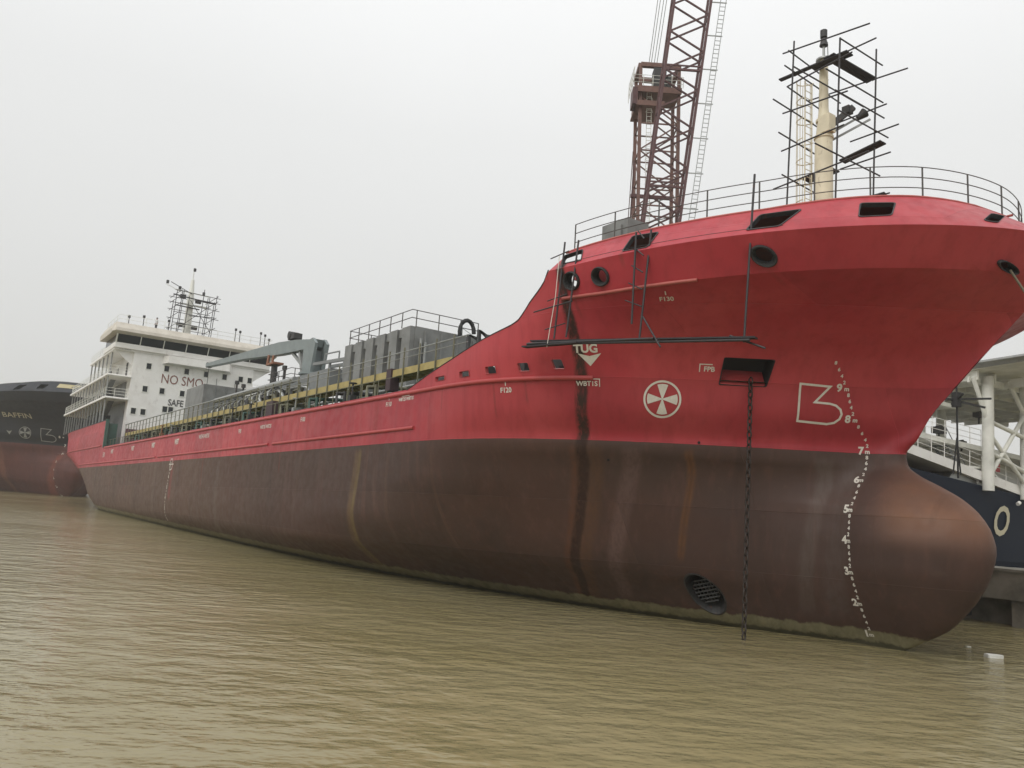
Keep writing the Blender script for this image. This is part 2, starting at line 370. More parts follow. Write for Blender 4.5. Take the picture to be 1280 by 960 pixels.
# flat 2D outlines -> paint wrapped on the plating
def text_bm(s, size, align='CENTER', bold=0):
    cu = bpy.data.curves.new('t', 'FONT'); cu.body = s; cu.size = size; cu.align_x = align; cu.align_y = 'CENTER'; cu.offset = bold; cu.resolution_u = 3
    o = bpy.data.objects.new('t', cu); COL.objects.link(o); dg = bpy.context.evaluated_depsgraph_get(); me = bpy.data.meshes.new_from_object(o.evaluated_get(dg))
    bm = bmesh.new(); bm.from_mesh(me); bpy.data.objects.remove(o); bpy.data.curves.remove(cu); bpy.data.meshes.remove(me)
    return bm
def poly_bm(polys):
    bm = bmesh.new()
    for p in polys: bm.faces.new([bm.verts.new((x, y, 0)) for x, y in p])
    return bm
def grid_cut(bm, st):
    if not bm.verts: return
    for ax in (0, 1):
        lo = min(v.co[ax] for v in bm.verts); hi = max(v.co[ax] for v in bm.verts); c = math.floor(lo/st)*st+st
        while c < hi:
            p = [0, 0, 0]; p[ax] = c; n_ = [0, 0, 0]; n_[ax] = 1
            bmesh.ops.bisect_plane(bm, geom=list(bm.verts)+list(bm.edges)+list(bm.faces), plane_co=p, plane_no=n_, dist=1e-6); c += st
def wrap(dst, bm, a0, z0, st=.12, off=.012, flat=False, sc=1.0):
    """maps the 2D mesh onto the hull around (a0,z0) and appends it to dst"""
    grid_cut(bm, st)
    e_ = .05; T_ = (surf(a0+e_, z0)-surf(a0-e_, z0)).normalized(); N_ = nrm(a0, z0); V_ = T_.cross(N_)
    if V_.z < 0: V_ = -V_
    c0 = surf(a0, z0); vs = []
    for v in bm.verts:
        tg = c0+T_*v.co.x+V_*v.co.y; z = max(tg.z, z0+v.co.y*.55) if v.co.y > 0 else min(tg.z, z0+v.co.y*.55); a = a0+v.co.x*T_.x
        for it in range(12):
            p = surf(a, z); e1 = (p-tg).dot(T_)
            if abs(e1) < 1e-3: break
            de = (surf(a+.02, z)-p).dot(T_)/.02
            a -= max(-.4, min(.4, e1/(de if abs(de) > .2 else .2)))
        vs.append(surf(a, z)+nrm(a, z)*off)
    bm.verts.index_update(); dst.add(vs, [[l.index for l in f.verts] for f in bm.faces]); bm.free()
def stroke(pts, w_, closed=True):
    out_ = []; n = len(pts); P_ = [Vector((p[0], p[1])) for p in pts]; L_ = []; R_ = []
    for i in range(n):
        if closed or 0 < i < n-1:
            d1 = (P_[i]-P_[i-1]).normalized(); d2 = (P_[(i+1) % n]-P_[i]).normalized()
        else:
            d1 = d2 = (P_[min(i+1, n-1)]-P_[max(i-1, 0)]).normalized()
        n1 = Vector((-d1.y, d1.x)); n2 = Vector((-d2.y, d2.x)); m_ = (n1+n2)
        if m_.length < 1e-6: m_ = n1
        m_.normalize(); k_ = 1/max(.35, m_.dot(n1)); L_.append(P_[i]+m_*k_*w_/2); R_.append(P_[i]-m_*k_*w_/2)
    for i in range(n if closed else n-1):
        j = (i+1) % n; out_.append([tuple(L_[i]), tuple(L_[j]), tuple(R_[j]), tuple(R_[i])])
    return out_
def emblem_polys(s=1.0):
    P_ = []
    for i in range(48):
        t0, t1 = 2*math.pi*i/48, 2*math.pi*(i+1)/48
        P_.append([(r_*s*math.cos(t), r_*s*math.sin(t)) for r_, t in ((.57, t0), (.64, t0), (.64, t1), (.57, t1))])
    for q in range(4):
        c = math.pi/2*q+math.pi/2; arc = [(.52*s*math.cos(c+x), .52*s*math.sin(c+x)) for x in (-.36, -.18, 0, .18, .36)]
        P_.append([(.02*s*math.cos(c-1), .02*s*math.sin(c-1))]+arc+[(.02*s*math.cos(c+1), .02*s*math.sin(c+1))])
    return P_
def logo_polys(s=1.0):
    px = [(995, 478), (1033, 480), (1015, 501), (1034, 502), (1042, 504), (1048, 509), (1050, 515), (1048, 521), (1042, 526), (1033, 528), (995, 526)]
    return stroke([((x-1022)/37.*s, (502-y)/37.*s) for x, y in px], .075*s)

# ------------------------------------------------------------------ setting: water
k = NT('muddy_river_water'); pos = k.pos()
def wv(scale, sc, d=3, r_=.55): return k.noise(pos, scale, d, r_, sc)
wl_ = k.math('MULTIPLY', wv(.8, (1, 1.5, 1), 3), .17)
w2_ = k.math('MULTIPLY', wv(2.2, (.8, 1.5, 1), 4), .055); w3_ = k.math('MULTIPLY', wv(7.5, (.7, 1.5, 1), 3), .007)
h = k.math('ADD', k.math('ADD', wl_, w2_), w3_)
gust = k.sstep(k.noise(pos, .06, 3, .5, (1, 1.5, 1)), .35, .65, .45, 1.0)
h = k.math('MULTIPLY', h, gust)
k.link(k.bump(h, 1.0, 1.0), k.p.inputs['Normal'])
silt = k.noise(pos, .05, 4, .6)
k.link(k.mix(k.sstep(silt, .35, .7), C3(.225, .190, .092), C3(.28, .242, .138)), k.p.inputs['Base Color'])
k.p.inputs['Roughness'].default_value = .10; k.p.inputs['IOR'].default_value = 1.33; k.p.inputs['Specular IOR Level'].default_value = .5
mb = MB(); mb.add([(-700, -300, 0), (700, -300, 0), (700, 1100, 0), (-700, 1100, 0)], [(0, 1, 2, 3)])
tag(mb.build('water', k.m), kind='structure')

# ------------------------------------------------------------------ the red tanker
K_TRIM = .015
th = math.atan2(-.82147375, .57024634)
SHIP = Matrix.Translation((13.29750656, 27.49065876, 0)) @ Matrix.Rotation(th, 4, 'Z') @ Matrix.Rotation(-K_TRIM, 4, 'Y')
ship = empty('cargo_ship', SHIP, 'red and brown tanker with bulbous bow filling the picture, moored at the yard quay', 'ship')
def L(a, b, z): return Vector((a+15, -b, z))
streaks = [(-10.35, .70, -.0300, .46, .3, 6.3, (.11, .052, .024), .5), (-10.75, .70, -.0300, .30, .3, 6.3, (.12, .045, .02), .6),
           (-10.6, .70, -.0300, .25, .0, 12.75, (.030, .014, .011), 1.0), (-10.55, .70, -.0300, .16, .0, 12.75, (.035, .016, .012), 1.0),
           (-8.8, .45, -.0, .35, .5, 6.3, (.14, .085, .075), .55),
           (-6.4, .28, 0, .15, 2.2, 6.3, (.15, .065, .022), .65), (-6.4, .28, 0, .05, 2.2, 6.3, (.08, .03, .012), .5),
           (-22.3, .55, -.043, .50, .3, 6.3, (.16, .10, .045), .5), (-22.1, .55, -.043, .2, .3, 6.3, (.15, .11, .04), .55),
           (-2.9, .3, -.02, .3, .7, 6.3, (.12, .10, .085), .35), (-1.9, .25, -.02, .5, .7, 6.3, (.11, .09, .08), .3),
           (-56, .0, .0, .5, 3, 8.4, (.30, .05, .05), .5), (-19, .0, .0, .35, 6.4, 8.4, (.24, .045, .04), .5),
           (-5.0, 0, 0, .10, 10.9, 11.5, (.12, .03, .025), .6), (-6.15, 0, 0, .08, 10.2, 11.4, (.12, .03, .025), .5), (-.2, 0, 0, .09, 10.8, 11.4, (.16, .03, .03), .6), 
           (-8.75, 0, 0, .07, 7.2, 8.8, (.16, .035, .03), .5), (-10.1, 0, 0, .07, 6.9, 8.8, (.16, .035, .03), .5), (-13.2, 0, 0, .06, 7.2, 8.8, (.16, .035, .03), .5), (-31, 0, 0, .12, 5, 8.5, (.2, .04, .03), .5), (-47, 0, 0, .15, 4, 8.5, (.2, .04, .03), .5), (-75, 0, 0, .2, 3, 8.5, (.2, .05, .04), .5), (-83, 0, 0, .2, 1, 8.5, (.17, .06, .04), .4),
           (-14.5, .1, 0, .12, 1.0, 6.3, (.11, .06, .04), .5), (-18.0, .1, 0, .2, 2.0, 6.3, (.12, .07, .05), .4), (-28.5, .1, 0, .25, .8, 6.3, (.12, .08, .06), .4), (1.6, .0, 0, .12, 3.8, 6.3, (.10, .05, .03), .4),
           (-4.1, .0, .0, .10, 11.5, 12.7, (.2, .04, .035), .6), (-43., 0, 0, .5, 1, 6.3, (.16, .13, .11), .35), (-62., 0, 0, .6, 1, 6.3, (.15, .12, .10), .4)]
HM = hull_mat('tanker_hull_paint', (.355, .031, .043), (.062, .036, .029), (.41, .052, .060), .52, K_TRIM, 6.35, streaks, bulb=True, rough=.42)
bm, As, hpt = make_hull(ztop)
def poly_on(pts_az): return [surf(a, z) for a, z in pts_az]
def inset_poly(pts, r_=.09):   # rounded corners
    o = []; n = len(pts)
    for i in range(n):
        p = Vector(pts[i]); a_ = Vector(pts[i-1]); b_ = Vector(pts[(i+1) % n])
        o.append(tuple(p+(a_-p).normalized()*r_)); o.append(tuple(p+((a_-p).normalized()+(b_-p).normalized())*r_*.3)); o.append(tuple(p+(b_-p).normalized()*r_))
    return o
W = [[(-21.85, 12.62), (-21.62, 12.22), (-20.72, 12.16), (-21.1, 12.72)],
     [(-19.25, 12.88), (-19.1, 12.2), (-18.25, 12.2), (-18.35, 12.86)],
     [(-15.50, 13.06), (-15.46, 12.40), (-14.68, 12.46), (-14.52, 13.14)],
     [(-13.28, 13.30), (-13.02, 12.68), (-12.42, 12.74), (-12.62, 13.32)],
     [(-11.12, 13.30), (-10.85, 12.72), (-10.62, 12.68), (-10.98, 13.30)]]
holes = [('mooring_window', inset_poly(p, .07)) for p in W]
for ca_, cz_, r_ in ((-21.1, 11.52, .26), (-19.98, 11.51, .26), (-15.19, 11.65, .29), (-10.72, 11.55, .25)):
    t_ = surf(ca_+.05, cz_)-surf(ca_-.05, cz_); q = .1/t_.length; v_ = surf(ca_, cz_+.05)-surf(ca_, cz_-.05); qz = .1/v_.length
    holes.append(('fairlead', [(ca_+r_*q*math.cos(x), cz_+r_*qz*math.sin(x)) for x in [2*math.pi*i/20 for i in range(20)]]))
for a0, a1, z0, z1 in ((-28.8, -28.05, 8.72, 8.90), (-27.0, -26.35, 8.70, 8.93), (-25.42, -24.87, 8.70, 8.97), (-23.9, -23.45, 8.70, 8.99), (-22.62, -22.25, 8.74, 9.06)):
    holes.append(('freeing_port', inset_poly([(a0, z1), (a0+.03, z0), (a1, z0), (a1-.03, z1)], .04)))
holes.append(('hawse_pocket', inset_poly([(-18.14, 9.2), (-18.52, 8.35), (-17.54, 8.35), (-17.10, 9.2)], .04)))
tr = [(-20.5+.54*math.cos(x), 1.2+.70*math.sin(x)) for x in [2*math.pi*i/24 for i in range(24)]]
holes.append(('bow_thruster', tr))
frames = []
for nm, pz in holes:
    pts = poly_on(pz); c = sum(pts, Vector())/len(pts); rad = max((p-c).length for p in pts)
    ac = sum(p[0] for p in pz)/len(pz); zc = sum(p[1] for p in pz)/len(pz); n_ = nrm(ac, zc)
    cut_hole(bm, pts, c, n_, rad+.5); frames.append((nm, pts, c, n_))
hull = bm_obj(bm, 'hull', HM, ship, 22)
for nm, pts, c, n_ in frames:
    mb = MB(); n = len(pts)
    def ringset(lv):   # list of (scale, normal offset)
        rs = [[c+(p-c)*s_+n_*o_ for p in pts] for s_, o_ in lv]; vs_ = [q for r_ in rs for q in r_]; fs_ = []
        for i in range(len(lv)-1):
            for k_ in range(n): fs_.append((i*n+k_, i*n+(k_+1) % n, (i+1)*n+(k_+1) % n, (i+1)*n+k_))
        mb.add(vs_, fs_)
    if nm == 'fairlead': ringset([(1.28, 0.0), (1.28, .07), (1.18, .11), (1.02, .09), (.82, -.04), (.80, -.22), (.98, -.34)]); fo = mb.build(nm, M['black'], ship)
    elif nm in ('mooring_window', 'freeing_port'): ringset([(1.07, 0.0), (1.07, .025), (.99, .025), (.97, -.12), (1.06, -.12)]); fo = mb.build(nm+'_frame', M['dark'] if nm == 'mooring_window' else M['red'], ship)
    elif nm == 'hawse_pocket':
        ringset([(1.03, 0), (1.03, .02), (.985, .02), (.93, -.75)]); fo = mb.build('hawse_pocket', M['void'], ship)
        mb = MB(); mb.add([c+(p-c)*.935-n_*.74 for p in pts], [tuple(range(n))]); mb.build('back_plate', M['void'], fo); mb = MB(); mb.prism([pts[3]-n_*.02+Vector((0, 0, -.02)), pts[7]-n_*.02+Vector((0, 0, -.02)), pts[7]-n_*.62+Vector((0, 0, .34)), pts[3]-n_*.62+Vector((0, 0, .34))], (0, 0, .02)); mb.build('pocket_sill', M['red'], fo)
    else:
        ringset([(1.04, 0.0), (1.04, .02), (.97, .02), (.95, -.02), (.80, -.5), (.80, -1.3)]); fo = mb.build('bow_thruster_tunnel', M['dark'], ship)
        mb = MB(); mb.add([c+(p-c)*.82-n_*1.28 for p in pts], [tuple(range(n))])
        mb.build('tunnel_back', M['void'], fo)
        mb = MB(); u_ = Vector((1, 0, 0)); u_ = (u_-n_*u_.dot(n_)).normalized(); v_ = n_.cross(u_); r0 = .5
        for i in range(-3, 4):
            x = i*.14; hh = .52*math.sqrt(max(0, 1-(x/.5)**2))
            if abs(x) < .49: mb.beam(c+u_*x-v_*hh*.9-n_*.22, c+u_*x+v_*hh*.9-n_*.22, .035, .05)
        for i in range(-3, 4):
            x = i*.16; hh = .44*math.sqrt(max(0, 1-(x/.6)**2))
            mb.beam(c+v_*x-u_*hh-n_*.19, c+v_*x+u_*hh-n_*.19, .035, .05)
        mb.build('grille', M['dark'], fo)
# decks
dz = 8.5
mb = MB(); prev = None
for A in As:
    a_, b, z = hpt(A, ('f', dz)); cur = (L(a_, b-.01, dz), L(a_, -b+.01, dz))
    if prev: mb.add([prev[0], cur[0], cur[1], prev[1]], [(0, 1, 2, 3)])
    prev = cur
mb.build('main_deck', M['green'], ship)
mb = MB(); prev = None
for A in As:
    if A < -27.5: continue
    a_, b, z = hpt(A, ('u', .93))
    if a_ < -21.9: continue
    cur = (L(a_, b-.01, z), L(a_, -b+.01, z))
    if prev: mb.add([prev[0], cur[0], cur[1], prev[1]], [(0, 1, 2, 3)])
    prev = cur
mb.build('forecastle_deck', M['rust'], ship)
mb = MB(); mb.box(L(-22.0, 0, 12.3), (.12, 17.6, .75)); mb.build('sky_block_plate', M['red'], ship)  # added plate that stops sky light coming through the mooring windows
for a_, b_, w_, z_ in ((-30.6, 8.6, 1.6, .75), (-28.6, 8.2, 1.9, .9), (-26.3, 7.9, 1.8, 1.2), (-24.0, 7.4, 2.0, 1.3), (-21.9, 7.0, 1.9, 1.5)):
    mb = MB(); mb.box(L(a_, b_, 8.5+z_/2), (w_, .9, z_)); mb.tube([L(a_-.5, b_+.55, 8.5), L(a_-.5, b_+.55, 9.2)], .14, 8); mb.tube([L(a_+.4, b_+.55, 8.5), L(a_+.4, b_+.55, 9.1)], .14, 8); mb.tube([L(a_-.7, b_, 8.5+z_), L(a_+.7, b_, 8.5+z_)], .2, 8); mb.build('mooring_winch', M['dark'], ship)
# rub rails and bulwark cap
def hull_line(zfn, a0, a1, r_, name, m_, off=.0, n=10, st=.5, both=False, parent=None):
    mb = MB(); N_ = max(2, int(abs(a1-a0)/st)+1)
    for sg in ((1, -1) if both else (1,)):
        mb = MB(); pts = []
        for i in range(N_):
            a = a0+(a1-a0)*i/(N_-1); z = zfn(a); p = surf(a, z)+nrm(a, z)*off; pts.append(Vector((p.x, p.y*sg, p.z)))
        mb.tube(pts, r_, n); o = mb.build(name, m_, parent or ship)
    return o
hull_line(lambda a: 8.44, -104, -21.5, .085, 'rub_rail', M['red'], .02, both=True)
zst = lambda a: float(np.interp(a, [-123.4, -83.2, -49, -30.3], [6.75, 6.75, 6.85, 6.92]))
for a0, a1 in ((-122, -77.5), (-76.5, -48.2), (-47.4, -30.3)): hull_line(zst, a0, a1, .075, 'rub_rail', M['red'], .02)
hull_line(lambda a: 8.75, -139, -106.5, .09, 'rub_rail', M['red'], .02)
hull_line(lambda a: float(zlk(a)), -21.6, -17.06, .06, 'knuckle_rail', M['pink'], .03)
hull_line(lambda a: ztop(a)-.01, -31.2, -22.1, .022, 'bulwark_cap', M['dark'], 0, st=.2, both=True)
hull_line(lambda a: float(ztp(a))-.01, -21.9, -11.3, .04, 'bulwark_cap', M['pink'], 0, st=.2, both=True)
hull_line(lambda a: ztop(a)-.02, -145.5, -105.1, .05, 'bulwark_cap', M['dark'], 0, st=1, both=True)
hull_line(lambda a: float(zuk(a))+.22, -21.3, -14.6, .010, 'weld_bead', M['dark'], .0, st=.2)
mb = MB(); mb.bb(-90.25, -89.85, -10.38, -10.05, 8.5, 11.8); mb.build('bulwark_stay', M['green'], ship)

# ---- painted markings on the plating
def mark(bm, a, z, st, par, off=.012, nm='draft_mark'):
    mk = MB(); wrap(mk, bm, a, z, st, off); return mk.build(nm, M['mark'], par)
for m_ in range(1, 10):
    z = m_-.6
    mark(text_bm(str(m_), .36, bold=.014), -15.85-.15, z+.02, .09, ship); mark(text_bm('m', .21, bold=.007), -15.85, z, .09, ship, .03 if m_ == 6 else .012)
    for q, d in enumerate('2468'): mark(text_bm(d, .17, bold=.006), -15.85, z+.2*(q+1), .09, ship, .035 if 5.0 < z+.2*(q+1) < 6.1 else .012)
mk = MB(); wrap(mk, poly_bm(emblem_polys()), -19.87, 7.79, .1); mk.build('emblem', M['mark'], ship)
mk = MB(); wrap(mk, poly_bm(logo_polys(.96)), -16.48, 7.9, .1); mk.build('logo_mark', M['mark'], ship)
mk = MB(); wrap(mk, text_bm('TUG', .42, bold=.016), -21.42, 9.38, .12); mk.build('hull_lettering', M['mark'], ship)
mk = MB(); wrap(mk, poly_bm([[(-.42, .2), (0, .1), (.02, -.26)], [(0, .1), (.42, .2), (.02, -.26)]]), -21.42, 9.06, .1); mk.build('tug_arrow', M['mark'], ship)
def letter(s_, a, z, size, extra=None, bold=.006, mat_='mark'):
    mk = MB(); wrap(mk, text_bm(s_, size, bold=bold), a, z, .15)
    if extra: wrap(mk, poly_bm(extra), a, z, .15)
    return mk.build('hull_lettering', M[mat_], ship)
letter('WBT1S', -21.72, 8.24, .24, [p for p in stroke([(.1, .17), (.45, .17), (.45, -.1)], .03, False)])
letter('FPB', -18.6, 8.82, .24, [p for p in stroke([(.1, .17), (-.32, .17), (-.32, -.1)], .035, False)])
letter('F130', -18.3, 10.72, .24, [[(-.02, .17), (.02, .17), (.02, .33), (-.02, .33)]])
letter('F120', -24.55, 8.06, .26, [[(-.02, .17), (.02, .17), (.02, .34), (-.02, .34)]])
letter('F110', -32.8, 8.08, .28, [[(-.02, .17), (.02, .17), (.02, .34), (-.02, .34)]])
letter('WBT2S WBT1S', -31.2, 8.2, .2, [[(-.4, .12), (.3, .12), (.3, .16), (-.4, .16)]])
letter('F100', -43, 8.02, .34); letter('WBT3S WBT2S', -49, 7.95, .3); letter('F90', -54, 7.9, .4); letter('WBT4S WBT3S', -62.5, 7.95, .42)
for a_ in (-70.5, -79, -88, -99): letter('WBT', a_, 7.85, .6, bold=.02)
letter('F10', -104, 7.6, .8, bold=.02)
for i, ch in enumerate('234567'):
    mark(text_bm(ch, .42, bold=.02), -72.4+.15*i, 1.6+i*.86, .3, ship)
    for q in (.3, .55): mark(text_bm('m', .2, bold=.01), -72.3+.15*i, 1.6+i*.86+q, .3, ship)
mk = MB(); wrap(mk, poly_bm(stroke([(.45*math.cos(t), .45*math.sin(t)) for t in [2*math.pi*i/24 for i in range(24)]], .08)+[[(-.75, -.04), (.75, -.04), (.75, .04), (-.75, .04)]]), -71.4, 6.05, .3); mk.build('load_line_mark', M['mark'], ship)
for a_, z_ in ((-19.45, 6.42), (-21.85, 5.7)):
    mb = MB(); p = surf(a_, z_); n_ = nrm(a_, z_); mb.tube([p-n_*.02, p+n_*.02], .05, 10); mb.build('drain_hole', M['void'], ship)

# ---- anchor chain hanging from the hawse pocket
hp = surf(-17.85, 8.42)+nrm(-17.85, 8.42)*.10
inv = SHIP.inverted(); wp = SHIP @ hp; ch_n = 0
mb = MB(); zz = wp.z+.1; i = 0
lat = Vector((.57, -.82, 0)); lat2 = Vector((.82, .57, 0))
while zz > -.35:
    c = Vector((wp.x, wp.y, zz)); d = lat if i % 2 == 0 else lat2; pts = []
    for t in [2*math.pi*q/10 for q in range(10)]:
        pts.append(inv @ (c+d*math.cos(t)*.075+Vector((0, 0, 1))*(math.sin(t)*.15)))
    mb.tube(pts, .030, 5, closed=True); zz -= .225; i += 1
mb.build('anchor_chain', M['chain'], ship)

# ---- forecastle rail
def rail_path(pts, h_, nr, sp_, r_post, r_rail, name, m_, parent, up=Vector((0, 0, 1)), off=(0, 0, 0)):
    """guard rail along a polyline: posts every sp_ metres and nr rails"""
    mb = MB(off); P_ = [Vector(p) for p in pts]
    for q in range(nr): mb.tube([p+up*h_*(q+1)/nr for p in P_], r_rail, 5)
    acc = sp_; last = P_[0]
    mb.tube([P_[0], P_[0]+up*h_], r_post, 6)
    for p, q in zip(P_, P_[1:]):
        L_ = (q-p).length; t = 0
        while acc-t <= 0 or True:
            need = acc
            if t+need > L_: acc = need-(L_-t); break
            t += need; c = p+(q-p)*(t/L_); mb.tube([c, c+up*h_], r_post, 6); acc = sp_
    mb.tube([P_[-1], P_[-1]+up*h_], r_post, 6)
    return mb.build(name, m_, parent)
pts = []
for A in [a for a in As if a > -27.5]:
    a_, b, z = hpt(A, ('u', 1.0))
    if a_ > -21.9 and (not pts or (Vector(pts[-1])-L(a_, max(b-.12, 0), z)).length > .2): pts.append(tuple(L(a_, max(b-.12, 0), z-.02)))
port = [(p[0], -p[1], p[2]) for p in pts[::-1]]
rail_path(pts+port, 1.0, 3, 1.62, .026, .016, 'guard_rail', M['rail'], ship)
def lb(mb, a0, a1, b0, b1, z0, z1): mb.bb(a0+15, a1+15, -b0, -b1, z0, z1)
# ------------------------------------------------------------------ superstructure
mb = MB(); lb(mb, -128, -110, 7.5, -7.5, 8.5, 20.9); lb(mb, -142, -128, 6.8, -6.8, 8.5, 15.0)
house = mb.build('superstructure', M['white'], ship)
def sub(fn, name, m_, parent=None):
    mb = MB(); fn(mb); return mb.build(name, m_, parent or house)
sub(lambda m: (lb(m, -146, -110, 10.2, 7.5, 14.75, 15.0), lb(m, -146, -110, -7.5, -10.2, 14.75, 15.0), lb(m, -146, -142, 7.5, -7.5, 14.75, 15.0)), 'deck_slab', M['white'])
sub(lambda m: (lb(m, -141, -110, 10.3, 7.5, 17.55, 17.8), lb(m, -141, -110, -7.5, -10.3, 17.55, 17.8), lb(m, -141, -128, 7.5, -7.5, 17.55, 17.8)), 'deck_slab', M['white'])
sub(lambda m: (lb(m, -129, -109.9, 9.8, -9.8, 20.9, 21.12),), 'deck_slab', M['white'])
# rounded deck-front corners
for b_, z_ in ((10.2, 14.875), (10.3, 17.675)):
    sub(lambda m: m.tube([(-95.0, -b_+.1, z_), (-95, -7.5, z_)], .14, 8), 'deck_edge', M['white'])
# wing brackets: wedge under the bridge wings
for sg in (1, -1):
    sub(lambda m: m.prism([(-95.4, -7.5*sg, 20.9), (-95.4, -9.7*sg, 20.9), (-95.4, -7.5*sg, 19.2)], (-.12, 0, 0)), 'wing_bracket', M['white'])
def bar_rows(a0, a1, b, z0, z1, st, r_=.05):
    n_ = int(abs(a1-a0)/st)+1
    for i in range(n_):
        a = a0+(a1-a0)*i/max(1, n_-1); sub(lambda m: m.beam((a+15, -b, z0), (a+15, -b, z1), r_*2, r_*2), 'gallery_post', M['galv'])
bar_rows(-111, -145, 9.9, 11.8, 14.75, 2.4, .07); bar_rows(-111, -145, -9.9, 11.8, 14.75, 6, .07)
bar_rows(-110.5, -140, 10.0, 15.0, 17.55, 2.6, .06); bar_rows(-110.5, -140, -10, 15.0, 17.55, 6, .06)
bar_rows(-113, -128.5, 9.5, 17.8, 20.9, 3.0, .08)
for (a0, a1, b_, z_) in ((-110.2, -145.5, 10.05, 15.0), (-110.2, -140.5, 10.1, 17.8), (-110.2, -128.6, 9.65, 21.12)):
    for sg in (1, -1):
        rail_path([(-95.2, -7.6*sg, z_), (a0+15, -b_*sg, z_), (a1+15, -b_*sg, z_)], 1.1, 3, 1.5, .03, .025, 'guard_rail', M['offw'], house)
# side wall doors and dark machinery on the galleries
for a_, z_ in ((-114, 15.1), (-119, 15.1), (-125, 15.1), (-113.5, 17.9), (-120, 17.9), (-126, 17.9), (-113, 11.9), (-118, 11.9), (-124, 11.9)):
    sub(lambda m: lb(m, a_-.45, a_+.45, 7.56, 7.45, z_, z_+2.0), 'door', M['dark'])
for a_, z_, s_ in ((-116, 15.0, .9), (-122, 15.0, 1.1), (-129, 15, 1.2), (-135, 15, 1.3), (-117, 11.8, 1.4), (-123, 11.8, 1.5), (-130, 11.8, 1.6), (-137, 11.8, 1.2), (-118, 17.8, .8), (-124, 17.8, 1.)):
    sub(lambda m: (lb(m, a_-.6, a_+.6, 9.2, 8.2, z_, z_+s_), m.tube([(a_+15.2, -8.7, z_+s_), (a_+15.2, -8.7, z_+s_+.5)], .15, 8)), 'deck_locker', M['dark'])
for z_, b_ in ((12.1, 9.2), (15.3, 9.3)):
    sub(lambda m: m.beam((-104, -8.9, z_-.3), (-98, -8.9, z_+2.7), .6, .12), 'ladder', M['grey'])
sub(lambda m: (lb(m, -106.5, -105.6, 9.9, 9.0, 8.5, 11.4),), 'stairwell_casing', M['green'])
sub(lambda m: (lb(m, -109.4, -108.6, 7.4, 3.5, 8.5, 11.2),), 'deck_locker', simple('purple_primer', (.10, .03, .05), .6))
sub(lambda m: lb(m, -141.5, -111.5, 7.58, 7.5, 8.6, 14.7), 'side_shade_panel', M['grey']); sub(lambda m: lb(m, -127.8, -112.5, 7.57, 7.5, 15.1, 17.4), 'side_shade_panel', M['tank'])  # grey sheets added over the white wall, gallery shade put into their colour
# wheelhouse
WF = -109.6
sub(lambda m: (lb(m, -117.5, WF, 9.9, -9.5, 21.12, 21.75),), 'wheelhouse_wall', M['white'])
def wedge_band(m, a_top, a_bot, b0, b1, z0, z1, back):
    m.prism([(a_bot+15, -b0, z0), (back+15, -b0, z0), (back+15, -b0, z1), (a_top+15, -b0, z1)], (0, b0-b1, 0))
whg = sub(lambda m: wedge_band(m, WF+.35, WF-.02, 9.75, -9.35, 21.75, 22.75, -117.3), 'wheelhouse_window', M['glass'])
for i in range(8):
    b_ = 9.8-i*(19.2/7); sub(lambda m: m.beam((WF+15.0, -b_, 21.75), (WF+15.4, -b_, 22.75), .16 if i in (0, 7) else .1, .12), 'window_mullion', M['offw'], whg)
mb = MB(); sec = [(WF+.35, 22.75), (WF+1.0, 23.05), (WF+.9, 23.45), (WF+.25, 24.2), (-117.6, 24.2), (-117.6, 22.75)]
vs_ = []; 
for b_, ins in ((10.5, .9), (10.1, 0), (-9.7, 0), (-10.1, .9)):
    for a_, z_ in sec: vs_.append(L(a_-(.35 if ins else 0)*(1 if a_ > -115 else 0), b_, z_ if not ins else 22.75+(z_-22.75)*.45))
fs_ = []
for i in range(3):
    for j in range(6): fs_.append((i*6+j, i*6+(j+1) % 6, (i+1)*6+(j+1) % 6, (i+1)*6+j))
fs_ += [tuple(range(6)), tuple(range(18, 24))]
mb.add(vs_, fs_); mb.build('wheelhouse_roof', M['roofw'], house)
rail_path([(-102.4, -9.8, 24.2), (WF+15.1, -9.8, 24.2), (WF+15.1, 9.4, 24.2), (-102.4, 9.4, 24.2)], 1.0, 2, 2.2, .03, .025, 'guard_rail', M['offw'], house)
for b_, h_ in ((8.6, .9), (6.9, 1.2), (3.9, 1.2), (2.9, 1.0), (-4.6, 1.6), (-5.2, 1.4), (-8.0, 1.7), (-8.6, 1.5), (-9.2, 1.0)):
    sub(lambda m: (m.tube([L(-110.2, b_, 24.2), L(-110.2, b_, 24.2+h_)], .05, 6), m.tube([L(-110.2, b_, 24.2+h_), L(-110.2, b_, 24.5+h_)], .16, 8)), 'roof_lamp', M['dark'])
